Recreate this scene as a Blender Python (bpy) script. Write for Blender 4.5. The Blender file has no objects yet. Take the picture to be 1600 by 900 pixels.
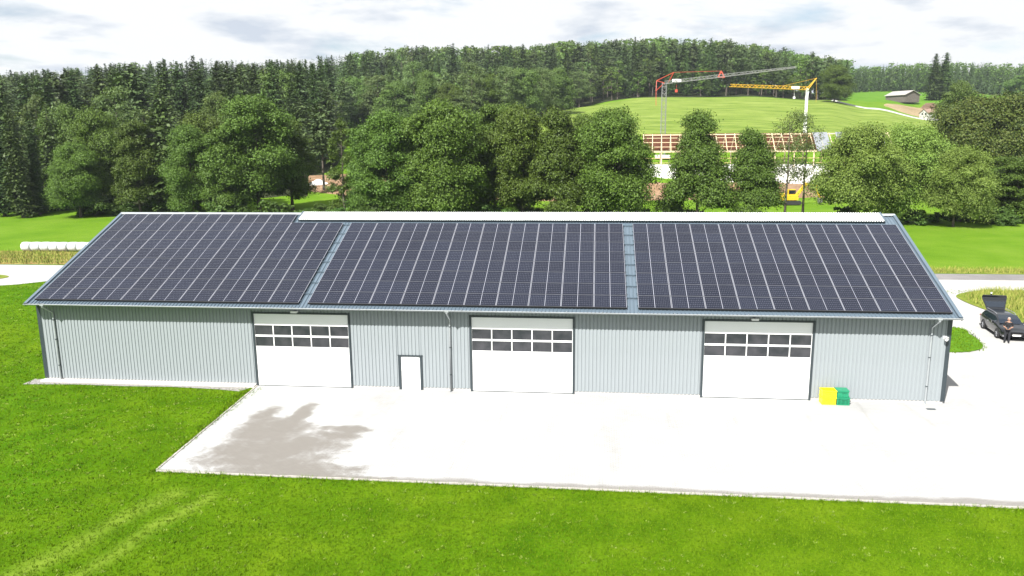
import bpy, math, random
import numpy as np
from mathutils import Vector, Matrix

R_ = math.radians
random.seed(7); rng = np.random.default_rng(7)
S = bpy.context.scene
COL = S.collection

# ------------------------------------------------------------------ camera
FPX = 1201.3
PIT, YAW, ROL = R_(11.19), R_(-6.21), R_(-0.50)
CAM = np.array([-2.38, -41.45, 14.29])
_cp, _sp, _cy, _sy = math.cos(PIT), math.sin(PIT), math.cos(YAW), math.sin(YAW)
FW = np.array([_sy*_cp, _cy*_cp, -_sp]); _r0 = np.array([_cy, -_sy, 0.]); _u0 = np.cross(_r0, FW)
RT = math.cos(ROL)*_r0 + math.sin(ROL)*_u0
UP = -math.sin(ROL)*_r0 + math.cos(ROL)*_u0
cd = bpy.data.cameras.new('camera'); cam = bpy.data.objects.new('camera', cd); COL.objects.link(cam)
cd.sensor_width = 36; cd.lens = FPX/1600*36; cd.clip_start = .1; cd.clip_end = 20000
M = Matrix(((RT[0], UP[0], -FW[0], CAM[0]), (RT[1], UP[1], -FW[1], CAM[1]), (RT[2], UP[2], -FW[2], CAM[2]), (0, 0, 0, 1)))
cam.matrix_world = M
S.camera = cam

# ------------------------------------------------------------------ light
SUN_AZ, SUN_EL = R_(26.5), R_(47)        # direction the light travels (from +Y towards +X) and height
EXPOSURE = 1.15
HAZE = .00012
w = bpy.data.worlds.new('World'); S.world = w; w.use_nodes = True
nt = w.node_tree; nt.nodes.clear()
def wn(t, **k):
    n = nt.nodes.new(t)
    for a, b in k.items(): setattr(n, a, b)
    return n
sky = wn('ShaderNodeTexSky', sky_type='NISHITA', sun_disc=False, sun_elevation=SUN_EL, sun_rotation=math.pi+SUN_AZ)
sky.air_density = 1.0; sky.dust_density = 0.6; sky.ozone_density = 1.0
tc = wn('ShaderNodeTexCoord')
sep = wn('ShaderNodeSeparateXYZ'); nt.links.new(tc.outputs['Generated'], sep.inputs[0])
# clouds lie on a flat layer: project the view direction on it
zadd = wn('ShaderNodeMath', operation='MAXIMUM'); zadd.inputs[1].default_value = 0.0; nt.links.new(sep.outputs['Z'], zadd.inputs[0])
zz = wn('ShaderNodeMath', operation='ADD'); zz.inputs[1].default_value = 0.16; nt.links.new(zadd.outputs[0], zz.inputs[0])
dx = wn('ShaderNodeMath', operation='DIVIDE'); dy = wn('ShaderNodeMath', operation='DIVIDE')
nt.links.new(sep.outputs['X'], dx.inputs[0]); nt.links.new(zz.outputs[0], dx.inputs[1])
nt.links.new(sep.outputs['Y'], dy.inputs[0]); nt.links.new(zz.outputs[0], dy.inputs[1])
cmb = wn('ShaderNodeCombineXYZ'); nt.links.new(dx.outputs[0], cmb.inputs[0]); nt.links.new(dy.outputs[0], cmb.inputs[1])
n1 = wn('ShaderNodeTexNoise'); n1.inputs['Scale'].default_value = 1.15; n1.inputs['Detail'].default_value = 8; n1.inputs['Roughness'].default_value = .58
n1.inputs['Distortion'].default_value = .35
nt.links.new(cmb.outputs[0], n1.inputs['Vector'])
cr = wn('ShaderNodeValToRGB'); cr.color_ramp.elements[0].position = .30; cr.color_ramp.elements[1].position = .46
cr.color_ramp.elements[0].color = (0, 0, 0, 1); nt.links.new(n1.outputs[0], cr.inputs[0])
n2 = wn('ShaderNodeTexNoise'); n2.inputs['Scale'].default_value = 2.1; n2.inputs['Detail'].default_value = 7; n2.inputs['Roughness'].default_value = .55
off = wn('ShaderNodeVectorMath', operation='ADD'); off.inputs[1].default_value = (4.7, 2.2, 3.1); nt.links.new(cmb.outputs[0], off.inputs[0])
nt.links.new(off.outputs[0], n2.inputs['Vector'])
cc = wn('ShaderNodeValToRGB'); cc.color_ramp.elements[0].position = .32; cc.color_ramp.elements[1].position = .47
cc.color_ramp.elements[0].color = (5.5, 6.05, 6.9, 1); cc.color_ramp.elements[1].color = (8.3, 8.45, 8.6, 1)
nt.links.new(n2.outputs[0], cc.inputs[0])
mx = wn('ShaderNodeMix', data_type='RGBA'); nt.links.new(cr.outputs[0], mx.inputs['Factor'])
nt.links.new(sky.outputs[0], mx.inputs['A']); nt.links.new(cc.outputs[0], mx.inputs['B'])
bg = wn('ShaderNodeBackground'); bg.inputs['Strength'].default_value = 0.055
nt.links.new(mx.outputs['Result'], bg.inputs['Color'])
ow = wn('ShaderNodeOutputWorld'); nt.links.new(bg.outputs[0], ow.inputs['Surface'])

sl = bpy.data.lights.new('sun', 'SUN'); sun = bpy.data.objects.new('sun', sl); COL.objects.link(sun)
sl.energy = 5.0; sl.angle = R_(.53); sl.color = (1, .965, .91)
ld = Vector((math.sin(SUN_AZ)*math.cos(SUN_EL), math.cos(SUN_AZ)*math.cos(SUN_EL), -math.sin(SUN_EL)))
sun.rotation_euler = ld.to_track_quat('-Z', 'Y').to_euler(); sun.location = (-30, -60, 70)
S.view_settings.view_transform = 'Standard'; S.view_settings.look = 'None'
S.view_settings.exposure = EXPOSURE; S.view_settings.gamma = 1
S.cycles.max_bounces = 6; S.cycles.diffuse_bounces = 2; S.cycles.glossy_bounces = 3; S.cycles.transmission_bounces = 4
S.cycles.transparent_max_bounces = 8; S.cycles.use_denoising = True
S.cycles.caustics_reflective = False; S.cycles.caustics_refractive = False

# ------------------------------------------------------------------ pixel helpers
def ray(x, y): return FW + RT*(x-800)/FPX + UP*(450-y)/FPX
def at(x, y, d): return CAM + ray(x, y)*d
def onz(x, y, z=0.): d = ray(x, y); return CAM + d*(z-CAM[2])/d[2]

# ------------------------------------------------------------------ terrain heights
_cols = {
 -500: [(140, 341), (220, 285), (320, 240), (450, 200), (600, 190), (900, 195)],
 0:    [(140, 341), (200, 285), (300, 238), (450, 190), (600, 178), (900, 178)],
 250:  [(138, 339), (200, 280), (300, 230), (450, 178), (600, 168), (900, 172)],
 450:  [(135, 338), (200, 272), (300, 222), (450, 172), (600, 160), (900, 168)],
 560:  [(135, 338), (190, 276), (240, 246), (300, 215), (350, 196), (450, 170), (600, 152), (900, 160)],
 670:  [(135, 337), (190, 276), (240, 240), (300, 208), (350, 190), (450, 160), (600, 142), (900, 152)],
 800:  [(140, 332), (190, 278), (207, 262), (240, 226), (330, 192), (400, 174), (500, 152), (600, 140), (900, 150)],
 900:  [(142, 330), (196, 287), (202, 284), (206, 262), (226, 255), (250, 216), (330, 186), (410, 168), (500, 143), (600, 130), (900, 140)],
 1000: [(145, 328), (197, 287), (202, 285), (206, 262), (226, 257), (250, 212), (320, 182), (420, 153), (520, 138), (620, 126), (900, 140)],
 1150: [(145, 327), (197, 287), (202, 285), (206, 262), (226, 257), (250, 213), (320, 182), (420, 152), (520, 137), (620, 126), (900, 140)],
 1280: [(145, 326), (199, 287), (204, 285), (208, 262), (229, 257), (252, 214), (320, 184), (400, 160), (450, 154), (600, 148), (900, 146)],
 1350: [(145, 326), (200, 287), (206, 284), (210, 260), (231, 255), (254, 216), (320, 195), (380, 174), (430, 160), (500, 152), (650, 144), (900, 138)],
 1450: [(145, 325), (200, 270), (245, 228), (320, 204), (380, 188), (430, 172), (460, 160), (550, 150), (700, 144), (900, 136)],
 1600: [(145, 325), (200, 262), (320, 205), (400, 180), (500, 162), (600, 155), (700, 150), (900, 136)],
 2100: [(145, 322), (200, 255), (320, 198), (400, 172), (500, 154), (600, 147), (700, 142), (900, 130)],
}
_ct = []
for px in sorted(_cols):
    rr, zz_ = [0, 105, 125], [0, 0, 0]
    for d, py in _cols[px]:
        p = at(px, py, d); rr.append(math.hypot(p[0]-CAM[0], p[1]-CAM[1])); zz_.append(p[2])
    rr += [rr[-1]*1.6, 9000]; zz_ += [zz_[-1]*1.05, zz_[-1]*1.05]
    p = at(px, 300, 100)
    _ct.append((math.atan2(p[0]-CAM[0], p[1]-CAM[1]), np.array(rr), np.array(zz_)))
_ang = np.array([c[0] for c in _ct])
def gz(X, Y):
    X = np.asarray(X, float); Y = np.asarray(Y, float)
    a = np.arctan2(X-CAM[0], Y-CAM[1]); r = np.hypot(X-CAM[0], Y-CAM[1])
    Z = np.stack([np.interp(r, c[1], c[2]) for c in _ct], -1)
    ac = np.clip(a, _ang[0], _ang[-1]-1e-6)
    i = np.clip(np.searchsorted(_ang, ac, side='right')-1, 0, len(_ang)-2)
    t = (ac-_ang[i])/(_ang[i+1]-_ang[i]); t = t*t*(3-2*t)
    z = np.take_along_axis(Z, i[..., None], -1)[..., 0]*(1-t) + np.take_along_axis(Z, (i+1)[..., None], -1)[..., 0]*t
    back = np.clip((np.abs(a)-1.2)/.5, 0, 1)
    return z*(1-back)
def gzf(x, y): return float(gz(np.array([x]), np.array([y]))[0])
def on_ground(px, d, py=250):
    """the ground point below what is seen at pixel px, py at forward distance d"""
    p = at(px, py, d); x, y = p[0], p[1]
    return np.array([x, y, gzf(x, y)])

# ------------------------------------------------------------------ materials
class NT:
    def __init__(s, name):
        s.m = bpy.data.materials.new(name); s.m.use_nodes = True
        s.t = s.m.node_tree; s.t.nodes.clear()
        s.out = s.n('ShaderNodeOutputMaterial')
    def n(s, t, ins=None, **k):
        x = s.t.nodes.new(t)
        for a, b in k.items(): setattr(x, a, b)
        for a, b in (ins or {}).items():
            if isinstance(b, bpy.types.NodeSocket): s.t.links.new(b, x.inputs[a])
            else: x.inputs[a].default_value = b
        return x
    def pos(s): return s.n('ShaderNodeNewGeometry').outputs['Position']
    def obj(s): return s.n('ShaderNodeTexCoord').outputs['Object']
    def noise(s, scale, detail=4, rough=.55, vec=None, dist=0.):
        i = {'Scale': scale, 'Detail': detail, 'Roughness': rough, 'Distortion': dist}
        i['Vector'] = vec if vec is not None else s.pos()
        return s.n('ShaderNodeTexNoise', i).outputs[0]
    def ramp(s, fac, *stops):
        r = s.n('ShaderNodeValToRGB', {0: fac}); e = r.color_ramp.elements
        while len(e) < len(stops): e.new(.5)
        for q, (p, c) in zip(e, stops):
            q.position = p; q.color = (c, c, c, 1) if isinstance(c, (int, float)) else (*c, 1)
        return r.outputs[0]
    def mix(s, f, a, b, blend='MIX'):
        x = s.n('ShaderNodeMix', data_type='RGBA', blend_type=blend)
        for k, v in (('Factor', f), ('A', a), ('B', b)):
            sock = [q for q in x.inputs if q.name == k and (q.type == 'RGBA' if k != 'Factor' else q.type == 'VALUE')][0]
            if isinstance(v, bpy.types.NodeSocket): s.t.links.new(v, sock)
            elif k == 'Factor': sock.default_value = v
            else: sock.default_value = (*v, 1)
        return [q for q in x.outputs if q.type == 'RGBA'][0]
    def math(s, op, a, b=None, c=None):
        i = {0: a}
        if b is not None: i[1] = b
        if c is not None: i[2] = c
        return s.n('ShaderNodeMath', i, operation=op).outputs[0]
    def bump(s, h, strength=.3, dist=.02):
        return s.n('ShaderNodeBump', {'Height': h, 'Strength': strength, 'Distance': dist}).outputs[0]
    def bsdf(s, color, rough=.6, metal=0., normal=None, spec=None, **k):
        i = {'Base Color': color if isinstance(color, bpy.types.NodeSocket) else (*color, 1), 'Roughness': rough, 'Metallic': metal}
        if normal is not None: i['Normal'] = normal
        if spec is not None: i['Specular IOR Level'] = spec
        i.update(k)
        b = s.n('ShaderNodeBsdfPrincipled', i)
        s.t.links.new(b.outputs[0], s.out.inputs[0]); return b

def plain(name, c, rough=.5, metal=0., var=.12, scale=3., spec=None):
    """a colour with slight uneven wear"""
    t = NT(name); v = t.noise(scale, 5, .6, t.obj())
    a = tuple(x*(1-var) for x in c); b = tuple(min(1, x*(1+var)) for x in c)
    t.bsdf(t.ramp(v, (.3, a), (.7, b)), rough, metal, spec=spec); return t.m

MAT = {}
LEAF = .92
def leafmat(name, c1, c2, trans=.3, hue=.04):
    t = NT(name)
    g = t.n('ShaderNodeNewGeometry'); o = t.n('ShaderNodeObjectInfo')
    c = t.mix(g.outputs['Random Per Island'], tuple(x*LEAF for x in c1), tuple(x*LEAF for x in c2))
    v = t.math('MULTIPLY_ADD', o.outputs['Random'], .4, .82)
    hs = t.n('ShaderNodeHueSaturation', {'Hue': t.math('MULTIPLY_ADD', o.outputs['Random'], hue*.6, .5-hue*.15), 'Saturation': 1., 'Value': v, 'Color': c}).outputs[0]
    d = t.n('ShaderNodeBsdfPrincipled', {'Base Color': hs, 'Roughness': .55, 'Specular IOR Level': .25})
    tl = t.n('ShaderNodeBsdfTranslucent', {'Color': t.mix(1., hs, (1.0, 1.0, .35), 'MULTIPLY')})
    mx_ = t.n('ShaderNodeMixShader', {0: trans, 1: d.outputs[0], 2: tl.outputs[0]})
    t.t.links.new(mx_.outputs[0], t.out.inputs[0]); MAT[name] = t.m; return t.m
leafmat('leaf_alder', (.052, .090, .013), (.110, .172, .024), .2)
leafmat('leaf_oak', (.056, .094, .013), (.122, .186, .025), .2)
leafmat('leaf_willow', (.125, .190, .034), (.230, .310, .062))
leafmat('leaf_birch', (.090, .140, .045), (.160, .215, .070))
leafmat('leaf_light', (.080, .140, .028), (.145, .215, .048))
leafmat('leaf_maple', (.048, .085, .014), (.120, .145, .026), .2, .05)
leafmat('leaf_sparse', (.080, .125, .032), (.135, .175, .05))
leafmat('needle_spruce', (.042, .074, .018), (.078, .118, .028), .12)
leafmat('needle_dark', (.034, .060, .017), (.060, .094, .025), .12)
leafmat('needle_pine', (.048, .076, .024), (.084, .118, .036), .12)
leafmat('leaf_shrub', (.050, .100, .018), (.100, .170, .030))
def bark():
    t = NT('bark'); v = t.noise(4, 5, .6, t.obj())
    t.bsdf(t.ramp(v, (.3, (.045, .036, .028)), (.7, (.12, .10, .08))), .9, normal=t.bump(v, .5, .05)); MAT['bark'] = t.m
bark()
def grass_ground():
    t = NT('grass_ground'); p = t.pos()
    big = t.noise(.045, 4, .6, p); mid = t.noise(.5, 5, .6, p); fine = t.noise(9, 4, .7, p)
    c = t.ramp(mid, (.30, (.040, .096, .0020)), (.5, (.063, .134, .0030)), (.72, (.095, .170, .006)))
    c2 = t.ramp(big, (.35, (.80, .95, .8)), (.65, (1.25, 1.08, 1.15)))
    c = t.mix(1., c, c2, 'MULTIPLY')
    f2 = t.ramp(fine, (.3, .72), (.7, 1.28)); c = t.mix(1., c, f2, 'MULTIPLY')
    # two lighter strips where wheels flattened the grass
    s = t.n('ShaderNodeSeparateXYZ', {0: p})
    wob = t.math('MULTIPLY_ADD', t.noise(.35, 3, .5, p), 1.2, -.6)
    def strip(x0, y0, x1, y1, wd, ymax):
        L = math.hypot(x1-x0, y1-y0); nx, ny = -(y1-y0)/L, (x1-x0)/L
        q = t.math('ADD', t.math('MULTIPLY', t.math('SUBTRACT', s.outputs[0], x0), nx), t.math('MULTIPLY', t.math('SUBTRACT', s.outputs[1], y0), ny))
        q = t.math('ABSOLUTE', t.math('ADD', q, wob))
        m_ = t.math('SUBTRACT', 1., t.math('SMOOTH_MIN', t.math('DIVIDE', q, wd), 1., .3))
        m_ = t.math('MULTIPLY', m_, t.ramp(t.math('MULTIPLY_ADD', s.outputs[1], .1, 2.3), (.92, 1.), (1.0, 0.)))
        return t.math('MULTIPLY', m_, t.ramp(mid, (.3, .45), (.6, 1.)))
    m1 = strip(-21.4, -19.6, -19.3, -13.2, .75, -12); m2 = strip(-19.0, -18.2, -17.6, -12.8, .6, -12)
    mm = t.math('MINIMUM', t.math('ADD', m1, m2), 1.)
    c = t.mix(t.math('MULTIPLY', mm, .9), c, (.15, .225, .024))
    md = t.mix(1., t.ramp(t.noise(.12, 6, .62, p), (.3, (.070, .150, .008)), (.5, (.095, .180, .012)), (.7, (.12, .20, .02))), f2, 'MULTIPLY')
    c = t.mix(t.ramp(t.math('MULTIPLY_ADD', s.outputs[1], .01, .1), (.50, 0.), (.52, 1.)), c, md)
    t.bsdf(c, .85, normal=t.bump(t.noise(22, 4, .7, p), .9, .05), spec=.02); MAT['grass_ground'] = t.m
grass_ground()
def simple_ground(name, stops, scale, fine=8., bump=.5, bd=.03, rough=.9, stretch=None):
    t = NT(name); p = t.pos()
    if stretch:
        p = t.n('ShaderNodeMapping', {'Vector': p, 'Scale': stretch[:3], 'Rotation': (0, 0, stretch[3])}).outputs[0]
    a = t.noise(scale, 6, .62, p); c = t.ramp(a, *stops)
    f = t.noise(fine, 4, .7, p); c = t.mix(1., c, t.ramp(f, (.3, .78), (.7, 1.2)), 'MULTIPLY')
    t.bsdf(c, rough, normal=t.bump(f, bump, bd), spec=.06); MAT[name] = t.m
simple_ground('meadow', ((.3, (.058, .145, .008)), (.5, (.078, .175, .012)), (.7, (.10, .195, .02))), .12, 2.5)
simple_ground('crop', ((.36, (.092, .150, .020)), (.5, (.145, .205, .036)), (.64, (.205, .26, .060))), .16, 1.1, 1., .4, stretch=(.35, 1.6, 1, .06))
simple_ground('tan_field', ((.3, (.20, .155, .09)), (.7, (.28, .22, .13))), .1, 1.2)
simple_ground('earth', ((.3, (.16, .095, .055)), (.5, (.23, .15, .09)), (.7, (.30, .21, .14))), .25, 2., 1., .25)
simple_ground('dry_strip', ((.34, (.15, .085, .03)), (.48, (.25, .18, .065)), (.6, (.28, .235, .08)), (.7, (.15, .165, .03))), .5, 4., 1., .1)
simple_ground('rough_grass', ((.30, (.085, .135, .012)), (.5, (.15, .185, .03)), (.70, (.27, .25, .075))), .45, 4., 1., .1)
simple_ground('gravel', ((.2, (.30, .297, .29)), (.5, (.355, .35, .343)), (.8, (.40, .395, .388))), .7, 14., .7, .03)
simple_ground('pebbles', ((.2, (.16, .15, .14)), (.5, (.27, .26, .245)), (.8, (.42, .41, .39))), 9., 24., 1., .05)
simple_ground('asphalt', ((.3, (.15, .145, .145)), (.7, (.21, .20, .20))), .35, 18., .3, .01)
simple_ground('forest_floor_shade', ((.3, (.016, .022, .010)), (.7, (.035, .042, .016))), .3, 2.)
def paving():
    t = NT('paving'); p = t.pos(); s = t.n('ShaderNodeSeparateXYZ', {0: p})
    br = t.n('ShaderNodeTexBrick', {'Vector': p, 'Scale': 1., 'Mortar Size': .006, 'Brick Width': .24, 'Row Height': .12,
             'Color1': (.318, .320, .318, 1), 'Color2': (.345, .347, .345, 1), 'Mortar': (.225, .226, .224, 1), 'Bias': 0.})
    c = br.outputs['Color']
    c = t.mix(1., c, t.ramp(t.noise(.4, 5, .6, p), (.3, .93), (.7, 1.07)), 'MULTIPLY')
    tr_ = t.noise(.5, 4, .6, t.n('ShaderNodeMapping', {'Vector': p, 'Scale': (1.6, .22, 1), 'Rotation': (0, 0, -.25)}).outputs[0], .8)
    c = t.mix(1., c, t.ramp(tr_, (.30, (.90, .89, .875)), (.42, (1., 1., 1.))), 'MULTIPLY')
    # silt washed over the stones: a patch with its own outline
    n_ = t.math('MULTIPLY_ADD', t.noise(.75, 9, .70, p, .25), 4.6, -1.95)
    m = None
    for cx, cy, rx, ry in ((-17.2, -9.8, 3.0, 3.0), (-18.2, -6.9, 1.9, 2.1), (-19.4, -5.0, .7, 1.5), (-17.6, -4.8, .5, 2.2), (-15.0, -7.2, 1.3, .75),
                           (-14.6, -6.3, 1.3, .5), (-16.0, -8.0, 1.6, 1.1), (-15.3, -11.2, 3.4, .9), (-12.4, -11.9, 4.0, .45)):
        a = t.math('POWER', t.math('DIVIDE', t.math('SUBTRACT', s.outputs[0], cx), rx), 2.)
        b = t.math('POWER', t.math('DIVIDE', t.math('SUBTRACT', s.outputs[1], cy), ry), 2.)
        e = t.math('SUBTRACT', 1., t.math('ADD', a, b))
        m = e if m is None else t.math('SMOOTH_MAX', m, e, .4)
    m = t.math('MAXIMUM', m, -1.6)
    m = t.math('ADD', m, n_)
    k = t.ramp(m, (.0, 0.), (.55, .75), (1., 1.))
    strip = t.ramp(t.math('ADD', t.math('MULTIPLY', t.math('ADD', s.outputs[1], 11.25), -2.2), t.math('MULTIPLY_ADD', t.noise(.3, 4, .6, p), 2.2, -1.35)), (.1, 0.), (.6, .8))
    k = t.math('MAXIMUM', k, strip)
    c = t.mix(t.math('MULTIPLY', k, .97), c, t.mix(1., br.outputs['Color'], (.50, .465, .425), 'MULTIPLY'))
    t.bsdf(c, .85, normal=t.bump(br.outputs['Fac'], -.4, .01), spec=.25); MAT['paving'] = t.m
paving()
MAT['kerb'] = plain('kerb', (.33, .31, .28), .85, var=.12, scale=6)
MAT['cladding'] = plain('cladding', (.245, .272, .288), .42, var=.03, scale=.6)
MAT['roof_metal'] = plain('roof_metal', (.086, .118, .150), .38, .0, var=.06, scale=.8)
MAT['trim_dark'] = plain('trim_dark', (.030, .041, .048), .45, var=.1)
MAT['zinc'] = plain('zinc', (.33, .355, .37), .4, .3, var=.1)
MAT['concrete'] = plain('concrete', (.46, .45, .435), .9, var=.1, scale=1.5)
MAT['door_white'] = plain('door_white', (.78, .79, .79), .4, var=.02, scale=.5)
MAT['door_ivory'] = plain('door_ivory', (.72, .73, .72), .4, var=.02)
MAT['white_plastic'] = plain('white_plastic', (.78, .78, .77), .5, var=.04)
MAT['black'] = plain('black', (.012, .012, .013), .6)
MAT['silver'] = plain('silver', (.36, .37, .40), .4, .4, var=.06)
MAT['rail'] = plain('rail', (.10, .14, .18), .5, .4)
def ridge_light():
    t = NT('ridge_light'); v = t.noise(.8, 4, .6, t.pos())
    t.bsdf(t.ramp(v, (.3, (.62, .64, .64)), (.7, (.72, .73, .72))), .3); MAT['ridge_light'] = t.m
ridge_light()
def glass_dark():
    t = NT('pane_glass'); v = t.noise(1.3, 3, .5, t.pos())
    t.bsdf(t.ramp(v, (.35, (.022, .025, .030)), (.65, (.050, .050, .058))), .22, spec=.6); MAT['pane_glass'] = t.m
glass_dark()
PWX, PHY = 1.762, 1.134
def solar():
    t = NT('solar_cells'); o = t.obj(); s = t.n('ShaderNodeSeparateXYZ', {0: o})
    # half-cut cells: 18 x 6, white back sheet shows in the gaps and in the middle seam
    mx0, my0 = .026, .006
    half = (PWX/2-mx0-.011)
    ax = t.math('ABSOLUTE', s.outputs[0])
    ux = t.math('DIVIDE', t.math('SUBTRACT', ax, .011), half/9)
    fx = t.math('FRACT', ux); ex = t.math('MINIMUM', fx, t.math('SUBTRACT', 1., fx))
    ch = (PHY-2*my0)/6
    uy = t.math('DIVIDE', t.math('ADD', s.outputs[1], PHY/2-my0), ch)
    fy = t.math('FRACT', uy); ey = t.math('MINIMUM', fy, t.math('SUBTRACT', 1., fy))
    gx = t.math('LESS_THAN', ex, .028); gy = t.math('LESS_THAN', ey, .022)
    bb = t.math('LESS_THAN', t.math('ABSOLUTE', t.math('SUBTRACT', t.math('FRACT', t.math('MULTIPLY', uy, 5.)), .5)), .05)
    dia = t.math('LESS_THAN', t.math('ADD', t.math('MULTIPLY', ex, .55), ey), .075)
    seam = t.math('LESS_THAN', ax, .011)
    ox = t.math('GREATER_THAN', ax, PWX/2-mx0)
    oy = t.math('GREATER_THAN', t.math('ABSOLUTE', s.outputs[1]), PHY/2-my0)
    wh = t.math('MAXIMUM', t.math('MAXIMUM', seam, t.math('MAXIMUM', ox, oy)), dia)
    oi = t.n('ShaderNodeObjectInfo').outputs['Random']
    cell = t.mix(oi, (.003, .0048, .014), (.006, .0088, .021))
    c = t.mix(t.math('MULTIPLY', bb, .09), cell, (.3, .3, .33))
    c = t.mix(t.math('MULTIPLY', t.math('MAXIMUM', gx, gy), .18), c, (.30, .32, .37))
    c = t.mix(wh, c, (.30, .31, .36))
    t.bsdf(c, .40, spec=.08, **{'Coat Weight': .32, 'Coat Roughness': .08, 'Coat IOR': 1.38}); MAT['solar_cells'] = t.m
solar()

# ------------------------------------------------------------------ mesh helpers
class MB:
    def __init__(s): s.v = []; s.f = []; s.mi = []; s.cur = 0
    def add(s, vs, fs):
        o = len(s.v); s.v += [tuple(map(float, q)) for q in vs]; s.f += [tuple(o+i for i in q) for q in fs]; s.mi += [s.cur]*len(fs); return s
    def box(s, a, b):
        x0, y0, z0 = a; x1, y1, z1 = b
        return s.add([(x0, y0, z0), (x1, y0, z0), (x1, y1, z0), (x0, y1, z0), (x0, y0, z1), (x1, y0, z1), (x1, y1, z1), (x0, y1, z1)],
                     [(0, 3, 2, 1), (4, 5, 6, 7), (0, 1, 5, 4), (1, 2, 6, 5), (2, 3, 7, 6), (3, 0, 4, 7)])
    def bar(s, p, q, w_, h=None):
        """square bar from p to q"""
        p, q = Vector(p), Vector(q); d = (q-p).normalized(); h = h or w_
        u = d.cross(Vector((0, 0, 1)));
        if u.length < 1e-3: u = Vector((1, 0, 0))
        u.normalize(); v = u.cross(d).normalized()
        vs = []
        for c in (p, q):
            for a, b in ((-1, -1), (1, -1), (1, 1), (-1, 1)): vs.append(c+u*a*w_/2+v*b*h/2)
        return s.add(vs, [(0, 3, 2, 1), (4, 5, 6, 7), (0, 1, 5, 4), (1, 2, 6, 5), (2, 3, 7, 6), (3, 0, 4, 7)])
    def tube(s, pts, rad, n=8, caps=True):
        pts = [Vector(p) for p in pts]; rad = rad if isinstance(rad, (list, tuple)) else [rad]*len(pts)
        vs, fs = [], []
        for i, p in enumerate(pts):
            d = (pts[min(i+1, len(pts)-1)]-pts[max(i-1, 0)]).normalized()
            u = d.cross(Vector((0, .3, 1))); u = u.normalized() if u.length > 1e-3 else Vector((1, 0, 0)); v = d.cross(u)
            for k in range(n):
                a = 2*math.pi*k/n; vs.append(p+(u*math.cos(a)+v*math.sin(a))*rad[i])
        for i in range(len(pts)-1):
            for k in range(n): fs.append((i*n+k, i*n+(k+1) % n, (i+1)*n+(k+1) % n, (i+1)*n+k))
        if caps: fs += [tuple(range(n)), tuple((len(pts)-1)*n+k for k in reversed(range(n)))]
        return s.add(vs, fs)
    def prism(s, poly, z0, z1):
        n = len(poly); vs = [(x, y, z0) for x, y in poly]+[(x, y, z1) for x, y in poly]
        return s.add(vs, [tuple(reversed(range(n))), tuple(range(n, 2*n))]+[(k, (k+1) % n, n+(k+1) % n, n+k) for k in range(n)])
    def mesh(s, name, mats, smooth=False, origin=(0, 0, 0)):
        m = bpy.data.meshes.new(name)
        m.from_pydata([(a-origin[0], b-origin[1], c-origin[2]) for a, b, c in s.v], [], s.f)
        for q in (mats if isinstance(mats, (list, tuple)) else [mats]): m.materials.append(q)
        if any(s.mi): m.polygons.foreach_set('material_index', s.mi)
        if smooth: m.polygons.foreach_set('use_smooth', [True]*len(m.polygons))
        m.update(); return m
def tag(o, label=None, cat=None, group=None, kind=None):
    for k, v in (('label', label), ('category', cat), ('group', group), ('kind', kind)):
        if v: o[k] = v
    return o
def link(name, mesh, parent=None, loc=(0, 0, 0), rot=(0, 0, 0)):
    o = bpy.data.objects.new(name, mesh); COL.objects.link(o); o.parent = parent; o.location = loc; o.rotation_euler = rot; return o
def empty(name, loc=(0, 0, 0), rz=0.):
    o = bpy.data.objects.new(name, None); COL.objects.link(o); o.location = loc; o.rotation_euler = (0, 0, rz); o.empty_display_size = .2; return o
def part(name, mb, mat, parent, smooth=False):
    """mesh given in world coordinates; its parent chain is unrotated"""
    o = [0, 0, 0]; p = parent
    while p is not None:
        for k in range(3): o[k] += p.location[k]
        p = p.parent
    m = [MAT[x] if isinstance(x, str) else x for x in (mat if isinstance(mat, (list, tuple)) else [mat])]
    return link(name, mb.mesh(name, m, smooth, o), parent)
def lpart(name, mb, mat, parent, smooth=False, loc=(0, 0, 0), rot=(0, 0, 0)):
    """mesh given in the parent's own coordinates"""
    m = [MAT[x] if isinstance(x, str) else x for x in (mat if isinstance(mat, (list, tuple)) else [mat])]
    return link(name, mb.mesh(name, m, smooth), parent, loc, rot)
def copy_tree(o, parent=None):
    c = o.copy(); COL.objects.link(c); c.parent = parent
    for ch in [q for q in o.children]: copy_tree(ch, c)
    return c

# ------------------------------------------------------------------ ground
def npmesh(name, V, Fq, mat):
    m = bpy.data.meshes.new(name); n = len(Fq); k = Fq.shape[1]
    m.vertices.add(len(V)); m.vertices.foreach_set('co', np.asarray(V, np.float32).ravel())
    m.loops.add(n*k); m.loops.foreach_set('vertex_index', np.asarray(Fq, np.int32).ravel())
    m.polygons.add(n); m.polygons.foreach_set('loop_start', np.arange(0, n*k, k, dtype=np.int32))
    m.update(calc_edges=True)
    for q in (mat if isinstance(mat, (list, tuple)) else [mat]): m.materials.append(q)
    return m
def grid(V2, shape):
    a, b = shape; i = np.arange(a*b).reshape(a, b)
    return np.stack([i[:-1, :-1].ravel(), i[:-1, 1:].ravel(), i[1:, 1:].ravel(), i[1:, :-1].ravel()], -1)
def axis(c, h, far, n):
    t = np.linspace(-1, 1, n); return c+h*t+(far-h)*np.sign(t)*np.abs(t)**5
xs = axis(0, 420, 6000, 241)
ys = np.concatenate([np.linspace(-3000, -120, 12), np.linspace(-100, 80, 19), np.arange(84, 760, 5.), np.geomspace(770, 7000, 22)])
GX, GY = np.meshgrid(xs, ys, indexing='xy')
GZ = gz(GX, GY)
V = np.stack([GX.ravel(), GY.ravel(), GZ.ravel()], -1)
g = link('ground', npmesh('ground', V, grid(V, GX.shape), MAT['grass_ground'])); g['kind'] = 'structure'
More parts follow.
